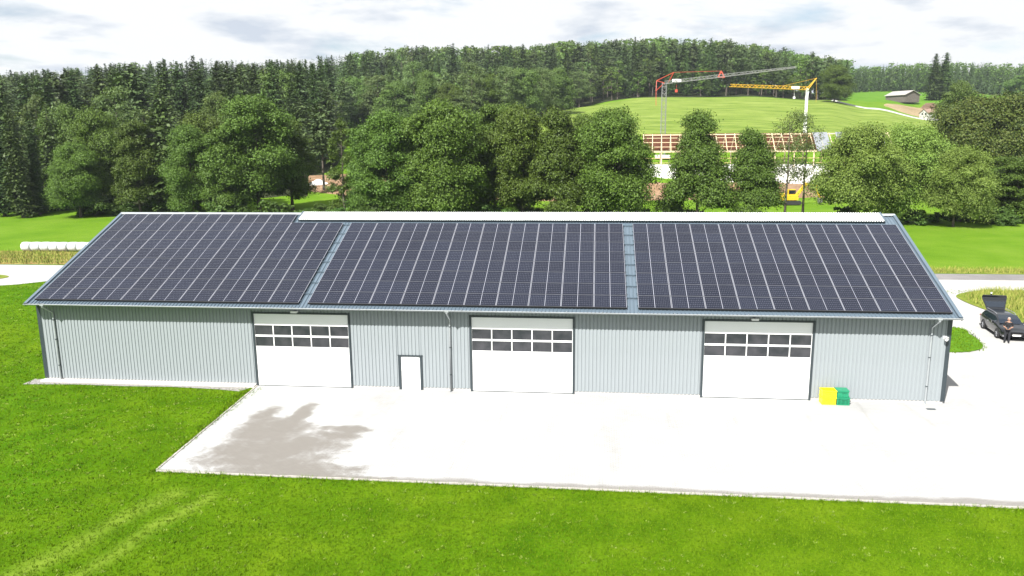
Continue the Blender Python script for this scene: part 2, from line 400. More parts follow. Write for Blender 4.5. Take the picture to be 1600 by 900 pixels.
g.data.polygons.foreach_set('use_smooth', [True]*len(g.data.polygons))

def flat(name, poly, z, mat, kind='structure', label=None):
    mb = MB(); mb.add([(x, y, z) for x, y in poly], [tuple(range(len(poly)))])
    a = sum(poly[i][0]*poly[(i+1) % len(poly)][1]-poly[(i+1) % len(poly)][0]*poly[i][1] for i in range(len(poly)))
    if a < 0: mb.f[0] = tuple(reversed(mb.f[0]))
    o = link(name, mb.mesh(name, [MAT[mat]])); o['kind'] = kind
    return o
def smooth_poly(pts, n=6):
    """closed Catmull-Rom through the points"""
    out = []; P = [np.array(p, float) for p in pts]; L = len(P)
    for i in range(L):
        a, b, c, d = P[i-1], P[i], P[(i+1) % L], P[(i+2) % L]
        for k in range(n):
            t = k/n; out.append(tuple(.5*((2*b)+(-a+c)*t+(2*a-5*b+4*c-d)*t*t+(-a+3*b-3*c+d)*t**3)))
    return out
# far sheets that follow the terrain between two distance curves
def sheet(name, pxs, near, far, mat, dz, m=24, nx=80):
    px = np.linspace(pxs[0], pxs[-1], nx); dn = np.interp(px, pxs, near); df = np.interp(px, pxs, far)
    X = np.zeros((m, nx)); Y = np.zeros((m, nx))
    for j in range(m):
        t = j/(m-1); d = dn*(1-t)+df*t
        for i in range(nx):
            p = at(px[i], 250, d[i]); X[j, i] = p[0]; Y[j, i] = p[1]
    ed = np.ones((m, nx)); ed[0] = ed[-1] = 0; ed[:, 0] = ed[:, -1] = 0
    Z = gz(X, Y)+np.where(ed > 0, dz, -.3)
    V = np.stack([X.ravel(), Y.ravel(), Z.ravel()], -1)
    o = link(name, npmesh(name, V, grid(V, X.shape), MAT[mat])); o['kind'] = 'structure'
    o.data.polygons.foreach_set('use_smooth', [True]*(len(o.data.polygons)))
    return o
flat('gravel_yard', [(16.0, -11.95), (70, -12.2), (70, 33.6), (-4, 33.6), (-4, 19.2), (16.0, 19.0)], .008, 'gravel')
flat('paved_yard', [(-21.95, .2), (-21.35, -11.75), (15, -12.0), (60, -12.2), (60, -1.5), (24, .6), (17.2, .9), (16.6, .2)], .018, 'paving')
flat('road', [(-300, 37.2), (300, 37.2), (300, 40.6), (-300, 40.6)], .016, 'asphalt')
flat('gravel_track', smooth_poly([(-300, 37.6), (-300, 32), (-120, 28), (-75, 26.5), (-62, 28.2), (-57, 31.6), (-45, 33.2), (0, 33.5), (120, 33.5), (300, 33.5), (300, 37.5), (0, 37.5)], 4), .012, 'gravel')
flat('track_edge', [(-300, 40.4), (-48, 40.4), (-48, 36.8), (-300, 36.8)], .020, 'gravel')
flat('grass_island', smooth_poly([(-78, 31.2), (-70, 29.2), (-64.6, 31.6), (-65.5, 33.8), (-72, 34.6), (-80, 34.0)]), .045, 'rough_grass')
flat('dry_verge', smooth_poly([(-140, 41.2), (-60, 41.2), (-45, 41.3), (-50, 47), (-64, 50), (-80, 51), (-140, 52)]), .016, 'dry_strip')
flat('road_verge', [(20, 40.9), (260, 40.9), (260, 43.6), (20, 43.6)], .014, 'rough_grass')
flat('grass_island', smooth_poly([(16.6, 19.5), (24.1, 17.3), (24.5, 15.4), (24.2, 13), (23.7, 11.7), (22.8, 10.8), (21.4, 10.35), (18.8, 10.6), (16.6, 11.5)]), .045, 'meadow')
flat('rough_verge', smooth_poly([(29.2, 27.2), (29.6, 29.2), (31.2, 30.8), (34, 31.8), (45, 32.4), (70, 32.6), (70, 12), (36, 13.5), (30.6, 17.6), (29.8, 21.5), (29.3, 24.5)]), .05, 'rough_grass')
sheet('forest_floor_shade', [-450, -200, 0, 250, 450, 520, 560, 700, 800, 868, 884, 940, 1300, 1330], [139, 139, 139, 139, 150, 200, 318, 300, 316, 340, 405, 424, 428, 436], [640]*14, 'forest_floor_shade', .12, 40, 100)  # dark soil; at left its near part stands in for shade under the trees
sheet('construction_ground', [470, 560, 800, 1000, 1200, 1340], [165, 152, 150, 156, 158, 165], [196, 198, 198, 199, 202, 204], 'earth', .15, 14)
sheet('crop_field', [700, 800, 900, 1000, 1150, 1280, 1310, 1350, 1400, 1450, 1480], [262, 254, 252, 251, 251, 253, 254, 255, 257, 260, 265], [300, 316, 410, 424, 424, 420, 405, 392, 382, 376, 372], 'crop', .5, 50)
sheet('stubble_field', [1372, 1400, 1460, 1600], [417, 398, 382, 382], [424, 440, 445, 448], 'tan_field', .5, 10, 40)
sheet('far_meadow', [1300, 1350, 1450, 1600, 1750], [445, 436, 450, 452, 452], [650, 650, 700, 700, 700], 'meadow', .4, 20, 50)
# path beside the crop
sheet('field_path', [1290, 1310, 1350, 1400, 1450, 1500], [428, 408.5, 395, 385, 379, 374], [432, 412, 398, 388, 381.5, 376.5], 'gravel', .6, 3, 40)

# kerb stones along the yard
kerb = empty('kerb', (0, -11.85, 0)); tag(kerb, 'pale concrete kerb between the paved yard and the lawn', 'kerb')
kb = MB().box((-.495, -.05, -.1), (.495, .05, .05)).mesh('kerbstone', [MAT['kerb']])
for k in range(62):
    x = -20.85+k; link('kerbstone', kb, kerb, (x, .06-(x+21.35)*.0062+random.uniform(-.006, .006), random.uniform(-.008, .006)), (0, 0, -.006))
for k in range(12):
    y = -11.2+k*.99; link('kerbstone', kb, kerb, (-21.42-(y+11.7)*.05, y+11.85, random.uniform(-.012, .0)), (0, 0, math.pi/2+.05))
flat('gravel_strip', [(-36.2, -.95), (-33, -.72), (-30, -.80), (-27, -.68), (-24, -.9), (-22.6, -1.15), (-21.95, .1), (-36.2, .1)], .014, 'pebbles')

# ------------------------------------------------------------------ the hall
XL, XR, YB = -35.35, 16.28, 18.7
TH = R_(22.75); CT, ST = math.cos(TH), math.sin(TH)
PB = np.array([0, -.6, 5.17])                     # lower edge line of the solar panels
def roof(u, n=0.):                                # point of the roof plane, u up the slope from the panel edge, n off the panel plane
    return (PB[1]+u*CT-n*ST, PB[2]+u*ST+n*CT)
RN = -.13                                         # roof sheet lies this far under the panels
UE, UR = -.30, (9.35+.6-RN*0)/CT                  # eave and ridge along the slope
yE, zE = roof(UE, RN); UR = (9.35-PB[1]+RN*ST)/CT; yR, zR = roof(UR, RN)
hall = empty('farm_hall', ((XL+XR)/2, 0, 0))
tag(hall, 'long grey metal hall with three white sectional doors and a panel covered roof', 'building')
XV0, XV1 = XL-.12, XR+.14

# cladding sheets, five ribs each
def clad_mesh(wd, z0, z1):
    mb = MB(); pts = []; x = 0.; P = .207
    k = 0
    while x < wd-1e-4:
        for dx_, y in ((0, 0.), (.028, 0.), (.05, -.036), (.175, -.036), (.197, 0.)):
            if x+dx_ < wd-1e-4: pts.append((x+dx_, y))
        x += P
    pts.append((wd, 0.))
    n = len(pts)
    mb.add([(a, b, z0) for a, b in pts]+[(a, b, z1) for a, b in pts], [(i, i+1, n+i+1, n+i) for i in range(n-1)])
    return mb.mesh('cladding_sheet', [MAT['cladding']])
_cl = {}
def clad(x0, x1, z0, z1):
    x = x0
    while x < x1-.01:
        wd = min(1.035, x1-x); key = (round(wd, 3), z0, z1)
        if key not in _cl: _cl[key] = clad_mesh(wd, z0, z1)
        link('cladding_sheet', _cl[key], hall, (x-hall.location.x, -.005, 0)); x += wd
ZT = 5.0; ZC = .17
D1, D2, D3 = (-22.04, -16.22), (-9.30, -3.42), (3.52, 9.40)
PD = (-13.46, -12.08)
clad(XL, D1[0], ZC, ZT); clad(D1[0], D1[1], 4.47, ZT); clad(D1[1], PD[0], ZC, ZT); clad(PD[0], PD[1], 2.05, ZT); clad(PD[1], D2[0], ZC, ZT)
clad(D2[0], D2[1], 4.47, ZT); clad(D2[1], D3[0], ZC, ZT); clad(D3[0], D3[1], 4.47, ZT); clad(D3[1], XR, ZC, ZT)
# shell behind the sheets: plinth, back wall, gables
b = MB()
for x0, x1 in ((XL+.02, D1[0]), (D1[1], PD[0]), (PD[1], D2[0]), (D2[1], D3[0]), (D3[1], XR-.02)): b.box((x0, .0, -.1), (x1, .25, ZC+.06))
b.box((XL+.02, YB-.25, -.1), (XR-.02, YB, .3)); b.box((XL+.02, .25, -.1), (XL+.25, YB-.25, .3)); b.box((XR-.25, .25, -.1), (XR-.02, YB-.25, .3))
b.box((XL-.1, -.42, -.1), (D1[0]-.02, -.002, .10)); part('plinth', b, 'concrete', hall)
b = MB(); b.box((XL, YB, .2), (XR, YB+.04, ZT)); part('back_wall', b, 'cladding', hall)
for xx, nm in ((XL, 0), (XR-.04, 1)):
    b = MB(); prof = [(.0, .2), (YB, .2), (YB, ZT-.02), (9.35, zR-.22), (.0, ZT-.02)]; n = len(prof)
    b.add([(xx, y, z) for y, z in prof]+[(xx+.04, y, z) for y, z in prof], [tuple(range(n)), tuple(reversed(range(n, 2*n)))]+[(k, n+k, n+(k+1) % n, (k+1) % n) for k in range(n)])
    part('gable_wall', b, 'cladding', hall)
for xx in (XL, XR):
    b = MB(); s_ = 1 if xx == XL else -1
    b.box((min(xx-s_*.012, xx+s_*.17), -.056, ZC-.01), (max(xx-s_*.012, xx+s_*.17), -.044, ZT-.02)); b.box((min(xx-s_*.016, xx-s_*.05), -.056, ZC-.01), (max(xx-s_*.016, xx-s_*.05), .2, ZT-.02))
    part('corner_trim', b, 'trim_dark', hall)
# roof sheets
def rsheet(wd, front=True):
    mb = MB(); pts = []; x = 0.
    while x < wd-1e-4:
        for dx_, h in ((0, 0.), (.13, 0.), (.148, .042), (.182, .042), (.2, 0.)):
            if x+dx_ < wd-1e-4: pts.append((x+dx_, h))
        x += .207
    pts.append((wd, 0)); n = len(pts); vs = []
    for u in (UE, UR):
        for a, h in pts:
            y, z = roof(u, RN+h-.042); vs.append((a, y if front else 18.7-y, z))
    fs = [(i, i+1, n+i+1, n+i) for i in range(n-1)]
    if not front: fs = [tuple(reversed(f)) for f in fs]
    mb.add(vs, fs); return mb.mesh('roof_sheet', [MAT['roof_metal']])
wid = XV1-XV0; nsh = 50; sw = wid/nsh
for front in (True, False):
    ms = rsheet(sw, front)
    for k in range(nsh): link('roof_sheet', ms, hall, (XV0+k*sw-hall.location.x, 0, 0))
# soffit keeps the roof closed from below
b = MB(); y0, z0 = roof(UE+.02, RN-.12); y1, z1 = roof(UR, RN-.12)
b.add([(XV0+.02, y0, z0), (XV1-.02, y0, z0), (XV1-.02, y1, z1), (XV0+.02, y1, z1), (XV0+.02, 18.7-y0, z0), (XV1-.02, 18.7-y0, z0)], [(0, 3, 2, 1), (3, 4, 5, 2)])
part('soffit', b, 'roof_metal', hall)
for xx in (XV0, XV1):
    s_ = -1 if xx == XV0 else 1
    for fr in (0, 1):
        b = MB(); prof = []
        for u in (UE-.03, UR):
            for n_ in (RN+.05, RN-.17):
                y, z = roof(u, n_); prof.append((18.7-y if fr else y, z))
        for a, c in ((xx-s_*.16, xx+s_*.03),):
            a, c = min(a, c), max(a, c)
            # folded flashing: a top leg on the sheets and a drop leg outside
            tl, bl, tr_, br_ = prof[0], prof[1], prof[2], prof[3]
            b.add([(a, *tl), (c, *tl), (c, *tr_), (a, *tr_)], [(0, 1, 2, 3)])
            e = c if s_ > 0 else a; e2 = e-s_*.03
            b.add([(e, *tl), (e, *bl), (e, *br_), (e, *tr_), (e2, tl[0], tl[1]-.004), (e2, *bl), (e2, *br_), (e2, tr_[0], tr_[1]-.004)], [(0, 1, 2, 3), (4, 7, 6, 5), (1, 5, 6, 2), (0, 4, 5, 1)])
        part('verge_trim', b, 'roof_metal', hall)
# ridge cap where there is no roof light
RX0, RX1 = -22.25, 15.55
for a, c in ((XV0, RX0), (RX1, XV1)):
    b = MB(); y0, z0 = roof(UR-.24, RN+.045); zt = zR+.065
    b.add([(a, y0, z0), (c, y0, z0), (c, 9.35, zt), (a, 9.35, zt), (a, 18.7-y0, z0), (c, 18.7-y0, z0)], [(0, 1, 2, 3), (3, 2, 5, 4)]); part('ridge_cap', b, 'zinc', hall)
# ribbed translucent ridge light on a low curb
rl = MB(); y0, z0 = roof(UR-1.04, RN+.03); y1, z1 = roof(UR-1.04, RN+.13)
rl.box((RX0+.02, y0-.02, z0-.02), (RX1-.02, y0+.05, z1)); rl.box((RX0+.02, 18.7-y0-.05, z0-.02), (RX1-.02, 18.7-y0+.02, z1))
for xx in (RX0-.02, RX1-.06):
    for fr in (0, 1):
        yy = [y0-.02, 9.35]; zz1 = [z0-.03, zR-.02]; zz2 = [z1+.045, zR+.165]
        q = [(yy[0], zz1[0]), (yy[1], zz1[1]), (yy[1], zz2[1]), (yy[0], zz2[0])]
        if fr: q = [(18.7-a, c) for a, c in q]
        rl.add([(xx, a, c) for a, c in q]+[(xx+.08, a, c) for a, c in q], [(0, 1, 2, 3), (7, 6, 5, 4), (0, 4, 5, 1), (1, 5, 6, 2), (2, 6, 7, 3), (3, 7, 4, 0)])
rlo = part('ridge_light_frame', rl, 'roof_metal', hall)
def rplate(wd):
    mb = MB(); pts = []; n = int(round(wd/.15))
    for i in range(n*2+1): pts.append((wd*i/(2*n), .028 if i % 2 else -.028))
    vs = []
    for y, z in ((y1-.13, z1-.005), (9.35, zR+.12), (18.7-y1+.13, z1-.005)):
        for a, h in pts: vs.append((a, y, z+h))
    m = len(pts)
    mb.add(vs, [(r*m+i, r*m+i+1, (r+1)*m+i+1, (r+1)*m+i) for r in (0, 1) for i in range(m-1)]); return mb.mesh('ridge_light_plate', [MAT['ridge_light']])
nrp = 42; rp = rplate((RX1-RX0-.12)/nrp)
for k in range(nrp): link('ridge_light_plate', rp, hall, (RX0+.06+k*(RX1-RX0-.12)/nrp-hall.location.x, 0, random.uniform(-.004, .004)))
# gutter with brackets
def gutter(front):
    b = MB(); n = 8; vs, fs = [], []; yc, zc = yE-.055, zE-.03
    prof = [(yc+.075*math.cos(math.pi+math.pi*k/n), zc+.075*math.sin(math.pi+math.pi*k/n)) for k in range(n+1)]
    prof += [(y-(y-yc)*.12, z-(z-zc)*.12) for y, z in reversed(prof)]
    m = len(prof)
    for x in (XV0-.02, XV1+.02): vs += [(x, y if front else 18.7-y, z) for y, z in prof]
    fs = [(k, (k+1) % m, m+(k+1) % m, m+k) for k in range(m)]
    b.add(vs, fs)
    yb = yc-.075
    b.tube([(XV0-.02, yb if front else 18.7-yb, zc+.004), (XV1+.02, yb if front else 18.7-yb, zc+.004)], .016, 6)
    return b
gt = part('gutter', gutter(True), 'zinc', hall); part('gutter', gutter(False), 'zinc', hall)
bk = MB().box((-.015, yE-.145, zE-.02), (.015, yE+.06, zE+.0)).mesh('gutter_bracket', [MAT['zinc']])
for k in range(27): link('gutter_bracket', bk, gt, (XV0+.9+k*1.92-hall.location.x, 0, .012))
# downpipes
for xp, foot in ((-34.33, 0), (-10.42, 1), (15.32, 0)):
    b = MB(); yg, zg = yE-.055, zE-.06
    b.tube([(xp, yg, zg), (xp, yg, zg-.14), (xp+.0, -.12, zg-.62), (xp, -.12, zg-.80), (xp, -.12, .06)]+([(xp, -.2, .03), (xp, -.3, .03)] if foot else [(xp, -.12, .0)]), .05, 10)
    o = part('downpipe', b, 'zinc', hall, True)
    c = MB(); c.box((xp-.11, yg-.085, zg-.05), (xp+.11, yg+.085, zg+.05)); c.tube([(xp, yg, zg-.04), (xp, yg, zg-.16)], [.085, .055], 10); part('hopper', c, 'zinc', o)
    for zc in (1.0, 2.6, 3.8):
        c = MB(); c.tube([(xp, -.12, zc-.025), (xp, -.12, zc+.025)], .062, 10); c.box((xp-.02, -.1, zc-.02), (xp+.02, .0, zc+.02)); part('pipe_clamp', c, 'trim_dark', o)
# sectional doors
def sectional(x0, x1, lamp):
    fw = .10; zt = 4.46
    fr = MB()
    fr.box((x0, -.075, .0), (x0+fw, .1, zt)); fr.box((x1-fw, -.075, .0), (x1, .1, zt)); fr.box((x0+fw, -.073, zt-fw), (x1-fw, .1, zt-.002))
    d = part('sectional_door', fr, 'trim_dark', hall)
    lx0, lx1 = x0+fw+.004, x1-fw-.004; ztop = zt-fw-.004
    hs = [(0.06, .80), (.806, 1.58), (1.586, 2.36)]
    for a, c in hs+[(3.73, ztop)]:
        b = MB(); b.box((lx0, .0, a), (lx1, .045, c)); part('door_panel', b, 'door_white', d)
    n = 5; wq = (lx1-lx0)
    for a, c in ((2.366, 3.04), (3.046, 3.724)):
        b = MB(); r = .05; b.box((lx0, -.012, a), (lx1, .045, a+r)); b.box((lx0, -.012, c-r), (lx1, .045, c))
        xs_ = [lx0+wq*k/n for k in range(n+1)]
        for k in range(n+1):
            ww = .027; xa = max(lx0, xs_[k]-ww); xb = min(lx1, xs_[k]+ww)
            b.box((xa, -.010, a+r), (xb, .045, c-r))
        part('window_rail', b, 'door_white', d)
        for k in range(n):
            b = MB(); b.box((xs_[k]+.022, .008, a+r-.004), (xs_[k+1]-.022, .03, c-r+.004)); part('pane', b, 'pane_glass', d)
    b = MB(); b.box((lx0, -.02, .0), (lx1, .05, .06)); part('bottom_seal', b, 'trim_dark', d)
    if lamp:
        xm = (x0+x1)/2-.25; b = MB(); b.box((xm-.05, -.18, 4.55), (xm+.05, -.02, 4.6)); L = part('flood_lamp', b, 'trim_dark', hall)
        c = MB(); c.box((xm-.19, -.36, 4.50), (xm+.19, -.14, 4.60)); c.box((xm-.17, -.345, 4.485), (xm+.17, -.155, 4.50)); part('lamp_head', c, 'white_plastic', L)
sectional(*D1, True); sectional(*D2, False); sectional(*D3, True)
# side door
fr = MB(); x0, x1 = PD
fr.box((x0, -.07, .0), (x0+.13, .1, 2.05)); fr.box((x1-.13, -.07, .0), (x1, .1, 2.05)); fr.box((x0+.13, -.068, 1.99), (x1-.13, .1, 2.048))
fr.box((x0-.04, -.09, 2.05), (x1+.04, -.0, 2.075))
d = part('side_door', fr, 'trim_dark', hall)
b = MB(); b.box((x0+.134, -.005, .02), (x1-.134, .045, 1.985)); part('door_leaf', b, 'door_white', d)
b = MB(); b.box((x0+.2, -.05, 1.0), (x0+.32, -.03, 1.03)); b.box((x0+.2, -.045, .96), (x0+.235, -.005, 1.1)); part('door_handle', b, 'silver', d)
# security camera near the right corner
b = MB(); xc = 16.0; zc = 3.68
b.box((xc-.06, -.06, zc-.08), (xc+.06, -.04, zc+.08)); b.bar((xc, -.05, zc), (xc+.0, -.3, zc-.02), .05)
sc_ = part('security_camera', b, 'white_plastic', hall)
b = MB(); b.tube([(xc, -.3, zc+.08), (xc, -.3, zc-.04), (xc, -.3, zc-.12)], [.11, .11, .05], 12); part('camera_dome', b, 'white_plastic', sc_, True)
b = MB(); b.tube([(xc, -.3, zc-.10), (xc, -.31, zc-.17)], [.06, .03], 10); part('lens', b, 'black', sc_, True)

# ------------------------------------------------------------------ solar arrays
PX, PY = 1.782, 1.154
glass = MB(); glass.box((-PWX/2+.012, -PHY/2+.012, -.028), (PWX/2-.012, PHY/2-.012, -.004)); glass = glass.mesh('solar_panel', [MAT['solar_cells']])
frm = MB()
hx, hy, t_ = PWX/2, PHY/2, .009
frm.box((-hx, -hy, -.035), (hx, -hy+t_, 0)); frm.box((-hx, hy-t_, -.035), (hx, hy, 0)); frm.box((-hx, -hy+t_, -.035), (-hx+t_, hy-t_, 0)); frm.box((hx-t_, -hy+t_, -.035), (hx, hy-t_, 0))
MAT['panel_frame'] = plain('panel_frame', (.15, .155, .17), .4, .2)
frm = frm.mesh('frame', [MAT['panel_frame']])
def array(x0, ncol, rows_of, label):
    a = empty('solar_array', (x0, PB[1], PB[2])); a.rotation_euler = (TH, 0, 0); tag(a, label, 'solar array', 'solar arrays on the hall roof')
    for c in range(ncol):
        for r in range(rows_of(c)):
            p = link('solar_panel', glass, a, ((c+.5)*PX+random.uniform(-.003, .003), (r+.5)*PY+random.uniform(-.002, .002), random.uniform(-.002, .004)),
                     (R_(random.uniform(-.16, .16)), R_(random.uniform(-.14, .14)), 0))
            link('frame', frm, p)
    rmax = max(rows_of(c) for c in range(ncol))
    for r in range(rmax):
        cols = [c for c in range(ncol) if rows_of(c) > r]
        for off_ in (.25, .88):
            b = MB(); b.box((cols[0]*PX-.05, (r+off_)*PY-.02, -.085), ((cols[-1]+1)*PX+.05, (r+off_)*PY+.02, -.040)); lpart('mounting_rail', b, 'rail', a)
    # black strip stands in for the mount's shadow under the bottom row
    b = MB(); b.box((0, -.012, -.10), (ncol*PX, -.004, -.004)); lpart('edge_shade', b, 'black', a)
    return a
array(-34.99, 9, lambda c: 9 if c < 7 else 8, 'solar array reaching the ridge over the left garage door, top right corner missing')
array(-18.42, 10, lambda c: 8, 'middle solar array between the two bare roof strips')
array(0.0, 9, lambda c: 8, 'solar array above the yellow and green crates, by the right gable')
# cable ducts bridging the two bare strips
for xa, xb in ((-34.99+9*PX, -18.42), (-18.42+10*PX, 0.)):
    for r in range(9):
        y, z = roof(max(.12, (r-.07)*PY) if r else .0, RN+.03)
        if r == 0: continue
        b = MB(); b.bar((xa-.05, y, z), (xb+.05, y-.03, z-.01), .05); part('cable_duct', b, 'rail', hall)

# ------------------------------------------------------------------ trees
def quads(C, N, size, rg, aspect=1.0, up=None):
    """one quad per centre C facing N, random spin"""
    n = len(C); N = N/np.maximum(np.linalg.norm(N, axis=1, keepdims=True), 1e-6)
    r = rg.normal(size=(n, 3)) if up is None else up+rg.normal(size=(n, 3))*.25
    U = np.cross(N, r); U /= np.maximum(np.linalg.norm(U, axis=1, keepdims=True), 1e-6); W = np.cross(N, U)
    s = size[:, None]
    a, b_ = U*s*.5, W*s*.5*aspect
    bend = N*s*.18
    return np.stack([C-a-b_*.45, C+a*.35-b_, C+a+b_*.45-bend, C-a*.35+b_-bend*.6], 1).reshape(-1, 3)
def leaf_mesh(name, Cc, Nn, Sz, mat, rg, aspect=1.0, up=None):
    Vv = quads(Cc, Nn, Sz, rg, aspect, up); Fq = np.arange(len(Vv)).reshape(-1, 4)
    return npmesh(name, Vv, Fq, MAT[mat])
def trunk_mb(H, r0, limbs, rg, sway=.25, top=.9):
    mb = MB(); n = 7; pts = []; x = y = 0.
    for k in range(n):
        pts.append((x, y, H*top*k/(n-1)-(.3 if k == 0 else 0))); x += rg.normal()*sway*.25; y += rg.normal()*sway*.25
    mb.tube(pts, [r0*(1.35 if k == 0 else 1)*(1-.88*k/(n-1)) for k in range(n)], 8, False)
    P = np.array(pts)
    for c in limbs:
        zt = max(H*.12, min(c[2]-.35*math.hypot(c[0], c[1])-.3, H*top*.93)); t = zt/(H*top)*(n-1); i = min(int(t), n-2); q = P[i]+(P[i+1]-P[i])*(t-i)
        m_ = (q+np.array(c))/2+np.array([0, 0, .12*H*.1])
        rr = r0*.45*(1-.75*zt/H)
        mb.tube([q, m_, c], [rr, rr*.6, rr*.18], 5, False)
    return mb
def broadleaf(H, W, base, mat, seed, nl=20, dens=1., leaf=.34, shape='oval', shell=.5, open_=0., droop=0.):
    rg = np.random.default_rng(seed); lobes = []
    k = 0
    while len(lobes) < nl:
        t = (len(lobes)+.5)/nl; z = base+(H-base)*(.10+.82*t)
        if shape == 'oval': prof = math.sin(math.pi*min(1, (t*.80+.14)))**.55
        elif shape == 'cone': prof = (1-t)**.75*.95+.12
        elif shape == 'round': prof = math.sqrt(max(0., 1-(1.7*t-.75)**2))
        elif shape == 'col': prof = .55+.45*math.sin(math.pi*(t*.8+.15))
        else: prof = 1
        a = k*2.39996+rg.uniform(-.5, .5); k += 1
        rad = W/2*prof*rg.uniform(.35, .86)
        lr = W*rg.uniform(.13, .235)*(1.05-.3*t)
        lobes.append((rad*math.cos(a), rad*math.sin(a), min(z+rg.uniform(-.05, .05)*H, H-lr*.75), lr, lr*rg.uniform(.85, 1.2)))
    lobes.append((rg.normal()*.1*W, rg.normal()*.1*W, H-W*.16, W*.17, W*.16))
    Cs, Ns, Ss = [], [], []
    for (x, y, z, r, rz) in lobes:
        n = int(dens*165*(r*r)/(leaf/.34)**1.75); cl = max(8, n//9)
        d = rg.normal(size=(cl, 3)); d /= np.linalg.norm(d, axis=1, keepdims=True)
        d[:, 2] = np.where(d[:, 2] < -.35, -d[:, 2]*.7, d[:, 2])
        rr = rg.uniform(shell+.12, 1.06, (cl, 1))+(rg.random((cl, 1)) < .14)*.22
        cc_ = np.array([x, y, z])+d*rr*np.array([r, r, rz])
        if droop: cc_[:, 2] -= droop*np.maximum(0, np.hypot(cc_[:, 0], cc_[:, 1])/(W/2)-.45)**1.5*H*.35
        keep = rg.random(cl) > open_
        cc_, d = cc_[keep], d[keep]
        m = max(3, int(n/cl)); sp = r*.19
        off_ = rg.normal(size=(len(cc_), m, 3))*sp*np.array([1, 1, .8])
        Cs.append((cc_[:, None]+off_).reshape(-1, 3)); Ns.append((d[:, None]*.9+np.array([0, 0, .45])+rg.normal(size=off_.shape)*.55).reshape(-1, 3))
        Ss.append(rg.uniform(.65, 1.35, len(cc_)*m)*leaf)
        nc = max(5, int(10*dens)) if not open_ > .2 else 0
        if nc:
            dd_ = rg.normal(size=(nc, 3)); dd_ /= np.linalg.norm(dd_, axis=1, keepdims=True)
            Cs.append(np.array([x, y, z])+dd_*.45*np.array([r, r, rz])); Ns.append(dd_); Ss.append(np.full(nc, r*.75))
    C_ = np.concatenate(Cs); C_[:, 2] = np.maximum(C_[:, 2], .3)
    C_[:, :2] *= W/2/np.percentile(np.hypot(C_[:, 0], C_[:, 1]), 90); C_[:, 2] *= 1+(H/np.percentile(C_[:, 2], 99.7)-1)*np.clip(C_[:, 2]/H, 0, 1)
    cr_ = leaf_mesh('crown', C_, np.concatenate(Ns), np.concatenate(Ss), mat, rg, .75)
    tr_ = trunk_mb(H, max(.12, H*.016), [l[:3] for l in lobes[::2]], rg).mesh('trunk', [MAT['bark']], True)
    return H, W, tr_, cr_
def conifer(H, W, base, mat, seed, step=.42, nb=10, seg=6, ragged=.25, kind='spruce'):
    rg = np.random.default_rng(seed); Cs, Ns, Ss, Us = [], [], [], []
    z = base
    while z < H-.25:
        t = (z-base)/(H-base)
        if kind == 'spruce': L = W/2*(1-t)**.66*(.95 if t > .12 else .65+2*t)+.22
        else: L = W/2*(math.sin(math.pi*(.25+.72*t))**.8)*(1 if t < .9 else .8)
        for k in range(6 if t < .80 else 0):
            a = rg.uniform(0, 6.28); dv = np.array([math.cos(a), math.sin(a), 0.])
            Cs.append(dv*L*.38+np.array([0, 0, z])); Ns.append(dv+np.array([0, 0, .35])+rg.normal(size=3)*.15); Ss.append(max(.58*L, step*.8)*rg.uniform(.7, 1.15)); Us.append(np.array([0, 0, 1.]))
        for k in range(max(5, int(nb*(1-.30*t)))):
            a = rg.uniform(0, 2*math.pi); l = L*rg.uniform(1-ragged*1.6, 1+ragged*.7)
            if l < .1: continue
            dirv = np.array([math.cos(a), math.sin(a), 0]); side = np.array([-dirv[1], dirv[0], 0])
            m = max(2, int(seg*l/(W/2)+.999)); z0 = z+rg.uniform(-.5, .5)*step
            for j in range(m):
                f = (j+.7)/m
                zz2 = z0+(.22*l*(f-1.1*f*f) if t < .6 else .25*l*f) - (.18*l*f if kind == 'spruce' and t < .75 else -.1*l*f)
                for s_ in ((-1, 1) if f < .8 else (0,)):
                    w_ = .30*l*(1-.55*f)+.1
                    Cs.append(dirv*l*f+side*s_*w_*.62+np.array([0, 0, zz2])+rg.normal(size=3)*.06); Ns.append(dirv*.35+np.array([0, 0, .85])+side*s_*.35+rg.normal(size=3)*.28)
                    Ss.append((.45*l/m+.36*w_+.14)*rg.uniform(.7, 1.3)); Us.append(side)
        z += step*(1-.35*t)*rg.uniform(.8, 1.2)
    Cs.append(np.array([0, 0, H-.2])); Ns.append(np.array([1., .2, .1])); Ss.append(.5); Us.append(np.array([0., 0, 1]))
    C_ = np.array(Cs)
    cr_ = leaf_mesh('crown', C_, np.array(Ns), np.array(Ss), mat, rg, .62, np.array(Us))
    tr_ = trunk_mb(H, max(.1, H*.012), [], rg, .05, .985).mesh('trunk', [MAT['bark']], True)
    return H, W, tr_, cr_
